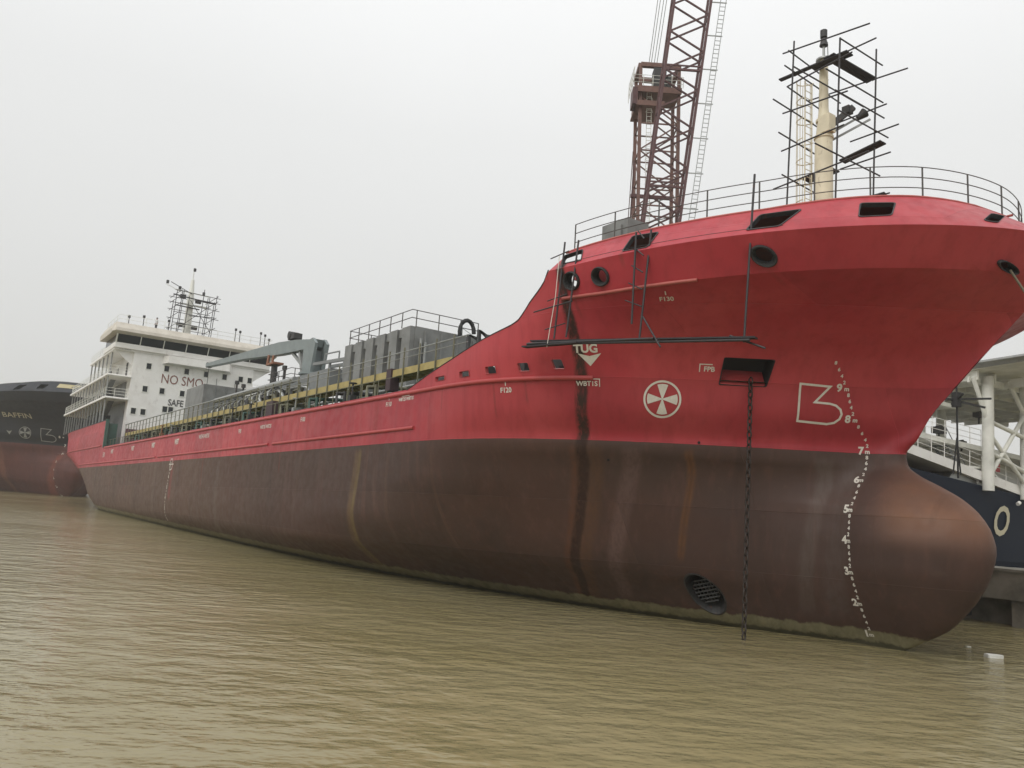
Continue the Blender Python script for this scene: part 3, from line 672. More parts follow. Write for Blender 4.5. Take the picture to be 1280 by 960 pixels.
# forward balcony below the windows
mb = MB(); mb.prism([L(-110, 4.1, 19.9), L(-108.9, 3.6, 20.0), L(-108.9, -4.0, 20.0), L(-110, -4.6, 19.9)], (0, 0, .95)); mb.build('front_balcony', M['white'], house)
sub(lambda m: (lb(m, -109.98, -109.9, 9.3, 7.9, 20.95, 21.55),), 'vent_louvre', M['dark'])
wins = [(19.35, b_) for b_ in (5.63, 3.51, 1.05, -1.4, -3.77, -5.9, -7.1)]+[(16.45, b_) for b_ in (5.74, 3.72, 1.27, -1.2, -3.6, -5.9)]+[(14.2, 3.12), (14.2, 2.42), (13.55, 6.75), (13.55, 5.63), (11.2, 4.6), (11.2, 1.9), (13.55, -1), (13.55, -3.5)]
for z_, b_ in wins:
    fr = sub(lambda m: (lb(m, -110.02, -109.94, b_+.36, b_+.28, z_-.44, z_+.44), lb(m, -110.02, -109.94, b_-.28, b_-.36, z_-.44, z_+.44), lb(m, -110.02, -109.94, b_+.28, b_-.28, z_+.36, z_+.44), lb(m, -110.02, -109.94, b_+.28, b_-.28, z_-.44, z_-.36)), 'window', M['offw'])
    sub(lambda m: lb(m, -110.02, -109.985, b_+.28, b_-.28, z_-.36, z_+.36), 'pane', M['glass'], house)
def wall_text(s_, size, b_left, zc, m_, bold):
    bm = text_bm(s_, size, 'LEFT', bold); mb = MB(); bm.verts.index_update()
    mb.add([(-95+.03, -b_left+v.co.x*.82, zc+v.co.y*1.05) for v in bm.verts], [[l.index for l in f.verts] for f in bm.faces]); bm.free(); mb.build('wall_lettering', m_, house)
wall_text('NO SMO', 1.62, 4.05, 18.0, M['brownl'], .0); wall_text('SAFE', 1.1, 2.85, 15.1, M['blackl'], .02)
for b_ in (-2.8, -5.2): sub(lambda m: (m.tube([L(-109.9, b_, 17.0), L(-109.9, b_, 19)], .03, 5), m.tube([L(-109.8, b_+.8, 16.4), L(-109.8, b_-.1, 16.2)], .12, 6)), 'wall_pipe', M['dark'])
# main mast
mast = sub(lambda m: (m.tube([L(-113, 1.0, 24.2), L(-113, 1.0, 29.5)], .55, 10, r2=.42), m.tube([L(-113, 1.0, 29.5), L(-113, 1.0, 32.2)], .42, 8, r2=.2), m.tube([L(-113, 1.0, 32.2), L(-113, 1.0, 33.4)], .05, 6)), 'main_mast', M['offw'])
for b_, z_ in ((.3, 25.6), (1.9, 25.7), (.2, 29.2), (2.2, 29.5)): sub(lambda m: lb(m, -112.4, -111.9, b_+.35, b_-.35, z_-.25, z_+.25), 'mast_box', M['dark'])
sub(lambda m: (m.beam(L(-112.6, 3.2, 30.4), L(-112.6, -1.4, 30.2), .12, .12), m.beam(L(-112.3, 2.4, 28.6), L(-112.3, -1, 28.6), .3, .15), m.beam(L(-113, 4.3, 31), L(-113, 1, 29.8), .06, .06)), 'radar_arm', M['offw'])
for b_, z_ in ((-.5, 30.5), (2.6, 30.7), (4.2, 31.2), (1, 33.5)): sub(lambda m: m.tube([L(-112.6, b_, z_-.2), L(-112.6, b_, z_+.2)], .18, 8), 'mast_lamp', M['dark'])

# ------------------------------------------------------------------ cargo deck
mb = MB()
a0, a1, b0, b1, z0, z1 = -50.3, -41.5, 5.0, .4, 8.5, 14.05
lb(mb, a0, a1, b0-.3, b1, z0, z1)
for i in range(6):
    ac = a1-.5-i*1.62; lb(mb, ac-.55, ac+.45, b0, b0-.31, z0, z1-.02)
for i in range(5): lb(mb, a1-1.1-i*1.62-.5, a1-1.1-i*1.62+.08, b0-.1, b0-.32, z1-.55, z1-.03)
for i in range(4): lb(mb, a1-.0, a1+.10, b0-.9-i*1.1, b0-1.0-i*1.1, z0, z1-.2)
tankb = mb.build('ribbed_tank_house', M['tank'], ship)
def crail(a0, a1, b0, b1, z, h_, par, m_='rail', sp_=1.5, nr=2, nm='guard_rail'):
    rail_path([L(a0, b1, z), L(a0, b0, z), L(a1, b0, z), L(a1, b1, z)], h_, nr, sp_, .035, .028, nm, M[m_], par)
crail(a0+.1, a1-.05, b0-.05, b1, z1, .95, tankb)
sub(lambda m: m.tube([L(-41.2, 1.4+.5*math.cos(t), 14.2+.75*math.sin(t)) for t in [math.pi*i/8 for i in range(-1, 9)]], .13, 8), 'bent_vent_pipe', M['black'], tankb)
[sub(lambda m: m.tube([L(-41.3, b_, 8.5), L(-41.3, b_, 13+random.random())], .09, 7), 'vent_pipe', M['galv'], tankb) for b_ in (4.4, 4.1, .1, -.4, -.9)]
mb = MB(); lb(mb, -87.2, -80.8, 6.1, 2.1, 8.5, 14.25); gb = mb.build('grey_deckhouse', M['tank'], ship)
sub(lambda m: [lb(m, -80.8, -80.72, b_+.03, b_-.03, 8.6, 14.1) for b_ in (5, 4, 3)], 'seam', M['grey'], gb)
# walkway with rails and posts
mb = MB(); lb(mb, -104, -29.5, 8.4, 8.3, 9.98, 10.32); lb(mb, -104, -29.5, 7.4, 7.3, 9.98, 10.32); lb(mb, -104, -29.5, 8.3, 7.4, 10.12, 10.18)
for i in range(60): lb(mb, -104+i*1.25, -103.9+i*1.25, 8.3, 7.4, 10.0, 10.11)
mb.build('walkway', M['yellow'], ship)
mb = MB()
i = 0; a = -103.5
while a < -29.6:
    mb.beam(L(a, 8.46, 8.5), L(a, 8.46, 11.3), .06, .06)
    if i % 3 == 0: mb.beam(L(a, 7.3, 8.5), L(a, 7.3, 10.0), .12, .12)
    a += 1.55; i += 1
mb.build('walkway_post', M['olive'], ship)
sub(lambda m: (m.tube([L(-104, 8.46, 11.3), L(-57, 8.46, 11.3)], .055, 6), m.tube([L(-57, 8.46, 11.1), L(-29.5, 8.46, 11.1)], .028, 6), m.tube([L(-104, 8.46, 10.8), L(-29.5, 8.46, 10.8)], .02, 5)), 'walkway_handrail', M['galv'], ship)
sub(lambda m: (m.tube([L(-104, 9.95, 9.4), L(-33, 9.95, 9.4)], .022, 5), [m.tube([L(-103+i*1.75, 9.95, 8.45), L(-103+i*1.75, 9.95, 9.4)], .028, 5) for i in range(40)]), 'guard_rail', M['olive'], ship)
# longitudinal and transverse pipes, valves, manifold
rnd = random.Random(3)
for i, (b_, z_, r_, m_) in enumerate(((6.9, 9.3, .16, 'olive'), (6.4, 9.3, .12, 'green'), (5.9, 9.4, .2, 'olive'), (5.3, 9.4, .14, 'grey'), (4.6, 9.5, .18, 'olive'), (6.6, 9.9, .1, 'galv'), (3.6, 9.5, .16, 'grey'), (2.2, 9.6, .2, 'olive'), (0.8, 9.6, .16, 'green'))):
    sub(lambda m: m.tube([L(-104, b_, z_), L(-33-rnd.random()*3, b_, z_)], r_, 8), 'cargo_pipe', M[m_], ship)
for i in range(16):
    a = -100+i*4.1+rnd.random(); sub(lambda m: (m.tube([L(a, 8.9, 8.9), L(a, 8.9, 9.55), L(a, 7.2, 9.75), L(a, 3, 9.75)], .11, 7), m.tube([L(a+.35, 8.6, 8.5), L(a+.35, 8.6, 9.7)], .09, 7)), 'branch_pipe', M[('olive', 'green', 'dark')[i % 3]], ship)
for i in range(34):
    a = -102+i*2.05+rnd.random()*.9; b_ = rnd.choice([8.9, 7.0, 6.2, 5.2]); z_ = 8.5
    def vv(m):
        hh = .7+rnd.random()*.9; m.tube([L(a, b_, z_), L(a, b_, z_+hh)], .06, 6); m.tube([L(a, b_, z_+hh), L(a, b_, z_+hh+.05)], .22, 10); m.box(L(a, b_, z_+hh*.45), (.34, .34, .3))
    sub(vv, 'valve', M[('dark', 'galv', 'dark', 'green', 'rust')[i % 5]], ship)
for i in range(26):   # hose loops and manifold bends amidships
    a = -76+i*.62
    sub(lambda m: m.tube([L(a, 6.4, 9.6), L(a, 6.4, 11.2+.02*i), L(a+.1, 6.1, 11.55+.02*i), L(a+.25, 5.5, 11.35+.02*i), L(a+.3, 5.3, 9.8)], .075, 6), 'manifold_bend', M[('galv', 'dark', 'olive')[i % 3]], ship)
sub(lambda m: (m.tube([L(-77, 5.9, 12.3), L(-57, 5.9, 12.3)], .22, 10), m.tube([L(-77, 5.2, 11.9), L(-56, 5.2, 11.9)], .14, 8)), 'manifold_header', M['galv'], ship)
for i in range(9): sub(lambda m: m.beam(L(-76+i*2.4, 5.6, 8.5), L(-76+i*2.4, 5.6, 12.1), .14, .14), 'pipe_support', M['olive'], ship)
for i in range(9):
    a = -66+i*1.6; sub(lambda m: (m.tube([L(a, 6.7, 9.6), L(a, 6.7, 10.9+rnd.random()*.6), L(a+.8, 6.7, 11.2), L(a+.8, 6.2, 10.2)], .12, 7), m.tube([L(a+.4, 6.9, 9.5), L(a+.4, 6.9, 10.8)], .16, 8)), 'riser_pipe', M[('dark', 'olive', 'galv')[i % 3]], ship)
# platform and deck crane
mb = MB(); lb(mb, -65.5, -52.4, 5.2, 3.0, 11.5, 12.75)
for a_ in (-65, -61, -57, -53): lb(mb, a_-.12, a_+.12, 5.1, 4.9, 8.5, 11.5)
plat = mb.build('crane_platform', M['grey'], ship); crail(-65.4, -60.2, 5.1, 3.1, 12.75, .9, plat)
sub(lambda m: (m.beam(L(-57, 4.6, 13.6), L(-51, 4.6, 13.3), .2, .22), m.beam(L(-57, 3.4, 13.6), L(-51, 3.4, 13.3), .2, .22), m.beam(L(-55, 4.6, 14.1), L(-52.5, 4.6, 14.0), .08, .08), m.beam(L(-55, 4.6, 13.5), L(-55, 4.6, 14.1), .08, .08), m.beam(L(-52.5, 4.6, 13.4), L(-52.5, 4.6, 14.0), .08, .08), m.beam(L(-54, 4.6, 12.7), L(-54, 4.6, 13.4), .15, .15), m.beam(L(-51.5, 4.6, 12.0), L(-51.5, 4.6, 13.3), .15, .15)), 'gantry_beam', M['grey'], plat)
mb = MB(); mb.tube([L(-58.6, 4, 8.5), L(-58.6, 4, 13.0)], .85, 16); mb.tube([L(-58.6, 4, 13.0), L(-58.6, 4, 13.15)], 1.05, 16)
dcr = mb.build('deck_crane', M['cgrey'], ship)
sub(lambda m: (m.prism([L(-59.5, 4.55, 13.15), L(-57.8, 4.55, 13.15), L(-57.3, 4.55, 15.3), L(-57.9, 4.55, 15.75), L(-59.6, 4.55, 15.6)], (0, .22, 0)), m.prism([L(-59.5, 3.65, 13.15), L(-57.8, 3.65, 13.15), L(-57.3, 3.65, 15.3), L(-57.9, 3.65, 15.75), L(-59.6, 3.65, 15.6)], (0, .22, 0)), lb(m, -59.3, -58.2, 4.4, 3.6, 13.15, 14.9)), 'crane_column', M['cgrey'], dcr)
sub(lambda m: m.prism([L(-57.9, 4.33, 15.1), L(-57.7, 4.33, 15.65), L(-62, 4.33, 16.2), L(-66, 4.33, 16.55), L(-75, 4.33, 16.9), L(-88.1, 4.33, 17.35), L(-88.1, 4.33, 17.0), L(-75, 4.33, 16.25), L(-66, 4.33, 15.5), L(-61.5, 4.33, 15.25)], (0, .6, 0)), 'crane_boom', M['cgrey'], dcr)
sub(lambda m: (m.beam(L(-60.0, 4, 13.6), L(-63.6, 4, 15.5), .22, .22), m.beam(L(-60.4, 4.1, 13.4), L(-61.3, 4.1, 15.1), .3, .3)), 'luffing_cylinder', M['galv'], dcr)
sub(lambda m: (m.box(L(-63.2, 4, 16.65), (1.3, .7, .45)), m.tube([L(-63.6, 4.4, 16.8), L(-63.6, 3.6, 16.8)], .32, 12)), 'winch', M['dark'], dcr)
sub(lambda m: (m.tube([L(-88, 4, 17.0), L(-88, 4, 14.4)], .03, 5), m.box(L(-88, 4, 14.2), (.3, .3, .5)), m.box(L(-88, 4, 17.2), (.5, .5, .5))), 'hook_block', M['dark'], dcr)
mb = MB(); mb.tube([L(-67.4, 4, 8.5), L(-67.4, 4, 14.9)], .26, 12); rest = mb.build('boom_rest', M['dark'], ship)
sub(lambda m: (m.beam(L(-68.3, 4, 14.9), L(-66.5, 4, 14.9), .9, .16), m.beam(L(-68.1, 4.4, 14.95), L(-67.9, 4.4, 15.7), .1, .35), m.beam(L(-66.9, 4.4, 14.95), L(-66.7, 4.4, 15.5), .1, .35)), 'boom_cradle', M['cradle'], rest)
for a_, h_ in ((-74, 1.5), (-72, 1.0), (-64, 1.2), (-62, 1.5)): sub(lambda m: (m.tube([L(a_, 5, 12.2), L(a_, 5, 12.2+h_)], .09, 6), m.tube([L(a_, 5, 12.2+h_), L(a_, 5, 12.5+h_)], .2, 8)), 'vent_pipe', M['dark'], ship)
pb_ = simple('purple_box', (.05, .025, .03), .6)
sub(lambda m: lb(m, -53.6, -52.4, 8.9, 8.5, 8.9, 10.0), 'hose_box', pb_, ship); sub(lambda m: lb(m, -37.0, -36.5, 8.5, 8.0, 9.3, 10.4), 'hose_box', pb_, ship)
mb = MB(); lb(mb, -104, -32, 5.6, -5.6, 8.5, 9.9); mb.build('tank_trunk', M['green'], ship)
# winch house seen over the forecastle, steps beside it
sub(lambda m: (lb(m, -26.0, -24.4, 4.2, 3.0, 12.5, 16.15), lb(m, -25.7, -24.7, 4.3, 4.2, 14.4, 15.9)), 'winch_house', M['tank'], ship)
rail_path([L(-41.0, .4, 12.85), L(-43.4, .4, 14.1)], .9, 2, 1.6, .035, .028, 'stair_rail', M['galv'], ship)
[sub(lambda m: m.tube([L(-39+i*.6, 2.6-.3*i, 8.5), L(-39+i*.6, 2.6-.3*i, 13.3+rnd.random()*.8), L(-38.4+i*.6, 2.2-.3*i, 13.2)], .13, 7), 'vent_pipe', M['dark'], ship) for i in range(7)]

# ------------------------------------------------------------------ foremast
mb = MB(); mb.tube([L(-18, 0, 12.6), L(-18, 0, 18.7)], .38, 18, r2=.33); mb.tube([L(-18, 0, 18.7), L(-18, 0, 18.8)], .37, 18); mb.tube([L(-18, 0, 18.8), L(-18, 0, 19.9)], .30, 16, r2=.19); mb.tube([L(-18, 0, 18.95), L(-18, 0, 22.0)], .19, 14, r2=.16); mb.box(L(-17.8, .1, 19.2), (.5, .4, .7))
mb.tube([L(-18, 0, 19.4), L(-18, 0, 19.5)], .3, 14); fm = mb.build('foremast', M['cream'], ship)
sub(lambda m: (m.tube([L(-18, 0, 22.0), L(-18, 0, 22.06)], .3, 12), m.tube([L(-18, 0, 22), L(-18, 0, 22.8)], .05, 6), m.tube([L(-18, -.3, 22), L(-18, -.25, 22.9), L(-18, 0, 22.9)], .02, 5)), 'mast_top', M['galv'], fm)
sub(lambda m: (m.tube([L(-18, 0, 22.65), L(-18, 0, 22.95)], .17, 10, r2=.1), m.tube([L(-18, 0, 23.0), L(-18, 0, 23.3)], .14, 10)), 'mast_light', M['dark'], fm)
sub(lambda m: (m.beam(L(-17.8, -.1, 19.2), L(-17.1, -.6, 19.9), .16, .22), m.tube([L(-17.2, -1.0, 19.6), L(-17.0, -1.2, 19.85)], .09, 10, r2=.2), m.box(L(-17.3, -.5, 19.8), (.3, .3, .3))), 'floodlight', M['dark'], fm)
sub(lambda m: (m.beam(L(-18.1, -.2, 18.9), L(-17.0, -1.2, 19.8), .07, .07), m.beam(L(-18.1, -.5, 18.8), L(-16.9, -1.4, 19.6), .07, .07)), 'light_bracket', M['galv'], fm)
lad = MB(); ac, bc = -18.62, .10
rx = Vector((.57, -.82, 0))  # caged ladder on the aft-starboard side
for s_ in (-.22, .22): lad.tube([L(ac, bc+s_, 12.6), L(ac, bc+s_, 21.3)], .028, 6)
for i in range(29): lad.tube([L(ac, bc-.22, 12.8+i*.3), L(ac, bc+.22, 12.8+i*.3)], .016, 5)
ldr = lad.build('mast_ladder', M['cream'], fm)
cg = MB()
for i in range(9):
    z = 14.6+i*.85; cg.tube([L(ac-.5*max(0, math.sin(t)), bc+.34*math.cos(t), z) for t in [math.pi*q/10 for q in range(11)]], .022, 5)
for t in (.3, .9, 1.57, 2.2, 2.85): cg.tube([L(ac-.5*math.sin(t), bc+.34*math.cos(t), 14.6), L(ac-.5*math.sin(t), bc+.34*math.cos(t), 21.4)], .014, 5)
cg.build('ladder_cage', M['cream'], fm)

# ------------------------------------------------------------------ scaffolds: things of their own, lashed from single poles
def scaffold(name, base, label):
    o = empty(name, SHIP @ Matrix.Translation(base), label, 'scaffolding'); return o, Vector(base)
def sp(par, base, p, q, r_=.03): m = MB(base); m.tube([p, q], r_, 6); m.build('pole', M['pole'], par)
def pl(par, base, p, q, w_=.25, n=1, side=Vector((0, 1, 0))):
    m = MB(base)
    for i in range(n): m.beam(Vector(p)+side*(w_+.02)*i, Vector(q)+side*(w_+.02)*i, w_, .05)
    m.build('plank', M['plank'], par)
sc, B0 = scaffold('mast_scaffold', L(-18, 0, 12.75), 'tall scaffold of dark lashed poles round the cream foremast')
h_ = 1.2; c4 = {'al': (-18-h_+.28, h_), 'nr': (-18+h_, h_), 'rt': (-18+h_, -h_), 'fa': (-18-h_, -h_)}
for k_, zt_ in (('al', 22.6), ('nr', 21.8), ('rt', 22.3), ('fa', 21.5)):
    a_, b_ = c4[k_]; dx = {'al': .42, 'nr': .3, 'rt': .3, 'fa': .2}[k_]
    sp(sc, B0, L(a_, b_, 12.6), L(a_+dx, b_, zt_), .034)
def ap(z): return (z-12.6)*.035
def rowA(b_, z, e0=.5, e1=.5, t=0): sp(sc, B0, L(-18-h_+.3-e0+ap(z), b_, z-t), L(-18+h_+e1+ap(z), b_, z+t))     # fore and aft
def rowB(a_, z, e0=.5, e1=.5, t=0): sp(sc, B0, L(a_+ap(z)+(.33 if a_ < -19 else .05), h_+e0, z+t), L(a_+ap(z)+.05, -h_-e1, z-t))
rowA(1.27, 22.0, .4, 1.2, -.25); rowA(1.27, 19.6, .3, .4, -.1); rowA(1.27, 16.8, .6, 1.3, .1)
rowA(-1.27, 21.2, 1.0, 1.2, -.2); rowA(-1.27, 18.9, -1.0, .9); rowA(-1.27, 17.9, -.6, .6); rowA(-1.27, 16.3, -.5, .6); rowA(0.5, 21.6, .4, 1.0)
rowB(-19.2, 22.1, .3, .3, .0); rowB(-19.2, 21.4, .5, 1.2); rowB(-19.2, 19.8, 1.1, .4); rowB(-19.2, 18.6, .7, .5); rowB(-19.2, 17.0, .4, .4)
rowA(1.27, 18.2, .3, .3, .05); rowA(-1.27, 19.9, .4, .4); rowB(-19.2, 20.6, .3, .3); rowB(-16.8, 19.6, .3, .5); rowA(1.2, 20.9, .2, .5, .1); rowB(-16.8, 21.7, .1, .3); rowB(-16.8, 20.2, .9, .4); rowB(-16.8, 18.9, .1, .8); rowB(-16.8, 17.2, 1.4, .3); rowB(-18.0, 20.7, 1.2, 1.0)
pl(sc, B0, L(-19.3, 1.0, 21.35), L(-16.5, .7, 21.45), .2); pl(sc, B0, L(-18.2, .5, 21.62), L(-16.7, .35, 21.65), .2, 2)
pl(sc, B0, L(-17.3, .9, 21.5), L(-17.0, -1.5, 21.25), .22, 2, Vector((1, 0, 0)))
pl(sc, B0, L(-18.0, -1.1, 18.15), L(-16.3, -1.15, 18.4), .2, 2); pl(sc, B0, L(-19.3, -.5, 17.6), L(-18.0, -.6, 17.7), .3, 2)
pl(sc, B0, L(-17.9, -.9, 16.2), L(-16.2, -1.2, 16.3), .25, 1)

sc, B0 = scaffold('bow_side_scaffold', L(-19.5, 10.2, 9.6), 'dark scaffold poles and planks hung on ropes down the starboard bow plating')
def hp_(a, z, off): p = surf(a, z)+nrm(a, z)*off; return p
for a_, top_, bot_, lean in ((-21.45, 12.95, 9.5, .0), (-20.85, 12.9, 9.5, -.1), (-18.5, 12.7, 9.7, -.05), (-18.2, 12.8, 9.2, -.1), (-15.35, 14.2, 8.95, -.1)):
    bt = hb(a_, 12.0)+.14; sp(sc, B0, L(a_, bt-(.25 if top_ > 12.7 else 0), top_), L(a_+lean, bt, bot_), .035)
for i in range(6):
    z = 9.9+i*.5; sp(sc, B0, L(-22.0+.02*i, hb(-21.3, 12)+.15, z), L(-20.9, hb(-21.3, 12)+.16, z+.05), .02) if i in (0, 2, 5) else None
for i in range(5):
    z = 10.2+i*.55; sp(sc, B0, L(-18.95+.12*i, hb(-18.4, 12)+.12, z+.35), L(-18.15, hb(-18.4, 12)+.16, z), .022)
pts_l = [(L(-22.9, hb(-22, 12)+.12, 9.5), L(-15.2, hb(-15.4, 12)+.15, 8.98)), (L(-22.5, hb(-22, 12)+.35, 9.42), L(-17.6, hb(-18, 12)+.3, 9.1))]
for p, q in pts_l: sp(sc, B0, p, q, .045)
pl(sc, B0, L(-22.7, hb(-22, 12)+.05, 9.58), L(-15.1, hb(-15.4, 12)+.0, 9.06), .26)
pl(sc, B0, L(-22.8, hb(-22, 12)+.3, 9.35), L(-20.2, hb(-20.4, 12)+.3, 9.2), .26)
sp(sc, B0, L(-22.6, hb(-21.5, 12)+.2, 10.6), L(-20.6, hb(-21, 12)+.2, 10.66), .025); sp(sc, B0, L(-18.2, hb(-18, 12)+.2, 9.9), L(-17.3, hb(-18, 12)+.3, 8.8), .03)
sp(sc, B0, L(-15.9, hb(-15.4, 12)+.2, 9.2), L(-14.9, hb(-15, 12)+.1, 8.75), .035)
m = MB(B0); m.tube([L(-21.2, hb(-21.4, 12)+.3, 12.3), L(-21.3, hb(-21.4, 12)+.3, 10.9), L(-21.6, hb(-21.4, 12)+.32, 9.2)], .014, 5); m.build('rope', M['mark'], sc)

sc, B0 = scaffold('wheelhouse_mast_scaffold', L(-113, 1, 24.3), 'dense scaffold of thin poles round the white mast over the wheelhouse')
_sp, _pl = sp, pl
def nar(p): p = Vector(p); p.y = -1+(p.y+1)*.8; return p
def sp(par, base, p, q, r_=.03): _sp(par, base, nar(p), nar(q), r_)
def pl(par, base, p, q, w_=.25, n=1): _pl(par, base, nar(p), nar(q), w_, n)
vp = [(-115, 3.4), (-113, 3.5), (-111, 3.2), (-111.5, 1.9), (-111, -.2), (-111, -2.3), (-113, -2.6), (-115, -2.4), (-112, 2.7), (-112, -1.2)]
for i, (a_, b_) in enumerate(vp): sp(sc, B0, L(a_, b_, 24.3), L(a_+.1, b_-.25, 29.4+(i*37 % 10)*.16), .045)
for z in (25.6, 27.0, 28.2, 29.2, 29.9):
    sp(sc, B0, L(-111, 4.0, z+.1), L(-110.9, -3.2, z-.1), .04); sp(sc, B0, L(-115, 3.9, z), L(-115, -3.0, z), .04); sp(sc, B0, L(-116, 3.4, z), L(-110, 3.3, z), .04); sp(sc, B0, L(-116, -2.4, z), L(-110, -2.5, z), .04)
sp(sc, B0, L(-111, 4.9, 30.9), L(-111, 1.5, 29.8), .045); sp(sc, B0, L(-111, -2.2, 25), L(-111, 1.6, 29), .04); sp(sc, B0, L(-111, 3, 25), L(-111, -1.6, 28.6), .04)
pl(sc, B0, L(-111.4, 4.2, 29.45), L(-111.4, -2.6, 29.1), .5); pl(sc, B0, L(-112.4, 3.4, 28.3), L(-112.4, -.4, 28.2), .5); pl(sc, B0, L(-111.2, 1.4, 26.9), L(-111.2, -2.6, 27.2), .3)

# ------------------------------------------------------------------ person standing on the wheelhouse roof
def person(loc, yaw):
    root = empty('person', Matrix.Translation(loc) @ Matrix.Rotation(yaw, 4, 'Z'), 'standing person in pale shirt and dark trousers on the wheelhouse roof', 'person')
    V = {'pel': (0, 0, .95), 'wst': (0, 0, 1.1), 'chs': (0, 0, 1.35), 'nek': (0, 0, 1.5), 'hd1': (0, .01, 1.58), 'hd2': (0, .02, 1.70)}
    R_ = {'pel': .15, 'wst': .13, 'chs': .16, 'nek': .055, 'hd1': .085, 'hd2': .095}
    E_ = [('pel', 'wst'), ('wst', 'chs'), ('chs', 'nek'), ('nek', 'hd1'), ('hd1', 'hd2')]
    for s_, n_ in ((1, 'l'), (-1, 'r')):
        V.update({'sh'+n_: (.19*s_, 0, 1.42), 'el'+n_: (.24*s_, -.03, 1.13), 'wr'+n_: (.22*s_, .10, .90), 'hn'+n_: (.22*s_, .14, .82), 'hp'+n_: (.10*s_, 0, .88), 'kn'+n_: (.11*s_, .02, .48), 'an'+n_: (.12*s_, -.02, .07), 'to'+n_: (.13*s_, .16, .04)})
        R_.update({'sh'+n_: .06, 'el'+n_: .045, 'wr'+n_: .032, 'hn'+n_: .035, 'hp'+n_: .10, 'kn'+n_: .065, 'an'+n_: .045, 'to'+n_: .04})
        E_ += [('chs', 'sh'+n_), ('sh'+n_, 'el'+n_), ('el'+n_, 'wr'+n_), ('wr'+n_, 'hn'+n_), ('pel', 'hp'+n_), ('hp'+n_, 'kn'+n_), ('kn'+n_, 'an'+n_), ('an'+n_, 'to'+n_)]
    ks = list(V); me = bpy.data.meshes.new('body'); me.from_pydata([V[q] for q in ks], [(ks.index(a), ks.index(b)) for a, b in E_], [])
    o = bpy.data.objects.new('body', me); COL.objects.link(o); md = o.modifiers.new('s', 'SKIN')
    for q, sv in zip(ks, me.skin_vertices[0].data): sv.radius = (R_[q], R_[q])
    me.skin_vertices[0].data[0].use_root = True
    sb = o.modifiers.new('d', 'SUBSURF'); sb.levels = 1; sb.render_levels = 1
    dg = bpy.context.evaluated_depsgraph_get(); nm_ = bpy.data.meshes.new_from_object(o.evaluated_get(dg)); bpy.data.objects.remove(o)
    nm_.materials.clear(); [nm_.materials.append(M[q]) for q in ('skin', 'cloth', 'trous')]
    for p in nm_.polygons:
        z = p.center.z; x = abs(p.center.x); p.material_index = 0 if z > 1.5 or (x > .19 and z < 1.1) else (1 if z > .98 or x > .17 and z > 1.1 else 2); p.use_smooth = True
    o = bpy.data.objects.new('body', nm_); COL.objects.link(o); o.parent = root
    mb = MB(); vs_ = []
    mb.tube([(0, 0, 1.73), (0, 0, 1.80)], .11, 10, r2=.07); mb.tube([(0, -.02, 1.66), (0, -.02, 1.74)], .105, 10); mb.build('hard_hat', M['dark'], root)
person(SHIP @ L(-111.6, 5.1, 24.2), R(150))
# mooring rope from the bow fairlead to the quay
def catenary(p, q, sag, n=24): return [Vector(p).lerp(Vector(q), i/n)-Vector((0, 0, sag*4*(i/n)*(1-i/n))) for i in range(n+1)]
rp = SHIP @ (surf(-10.72, 11.5)+nrm(-10.72, 11.5)*.05); q_ = Vector((23.5, 26.0, 2.9))
mb = MB(rp); mb.tube(catenary(rp, q_, .5), .035, 7); o = mb.build('mooring_rope', M['rope']); o.location = rp
tag(o, 'taut mooring rope leading down from the round bow fairlead', 'rope')
# ------------------------------------------------------------------ quay, laid along the far side of the tanker
u2 = Vector((.57024634, -.82147375, 0)); v2 = Vector((.82147375, .57024634, 0))   # along quay, away from the ship
def Wd(a, b, z): # world point from ship-aligned coordinates without trim
    return Vector((13.29750656, 27.49065876, 0))+u2*(a+15)-v2*b+Vector((0, 0, z))
def wb(mb, a0, a1, b0, b1, z0, z1):
    c = (Wd(a0, b0, z0)+Wd(a1, b1, z1))/2; mb.box(c, (abs(a1-a0), abs(b1-b0), abs(z1-z0)), (u2, v2, Vector((0, 0, 1))))
mb = MB(); wb(mb, -260, 26, -13.4, -20.5, 1.15, 2.38); wb(mb, -260, 26, -14.6, -20.4, -1.0, 1.15)
a = -255
while a < 26: wb(mb, a-.35, a+.35, -13.55, -14.6, -1, 1.15); a += 3.3
wb(mb, -260, 26, -13.3, -13.7, 2.38, 2.5)
tag(mb.build('quay', M['concrete']), kind='structure')
q1 = None
for i in range(14):
    a = -23.0+i*3.3-16.5
    if i == 0:
        root = empty('quay_fender', Matrix.Translation(Wd(a, -13.3, 1.3)), 'dark rubber fender pad on the shadowed quay face', 'fender', 'fenders along the quay face'); root['group'] = 'fenders along the quay face'
        mb = MB(Wd(a, -13.3, 1.3)); wb(mb, a-.3, a+.3, -13.02, -13.4, .25, 2.1); pad = mb.build('rubber_pad', M['black'], root); q1 = (root, pad, a)
    else:
        r2 = q1[0].copy(); COL.objects.link(r2); r2.matrix_world = Matrix.Translation(Wd(a, -13.3, 1.3)); p2 = q1[1].copy(); COL.objects.link(p2); p2.parent = r2
# floating litter
for (x, y, s_, lab) in ((16.09, 27.39, .30, 'larger white foam block floating right of the bulbous bow'), (16.48, 29.52, .1, 'tiny white scrap floating nearer the quay foot')):
    bm = bmesh.new(); bmesh.ops.create_cube(bm, size=1)
    for v in bm.verts: v.co = Vector((v.co.x*s_*1.5, v.co.y*s_, v.co.z*s_*.5))+Vector((random.uniform(-.1, .1), random.uniform(-.1, .1), random.uniform(-.05, .05)))*s_
    bmesh.ops.bevel(bm, geom=bm.edges[:], offset=s_*.08, segments=2, affect='EDGES')
    o = bm_obj(bm, 'foam_block', M['foam'], None); o.location = (x, y, s_*.1); tag(o, lab, 'litter')

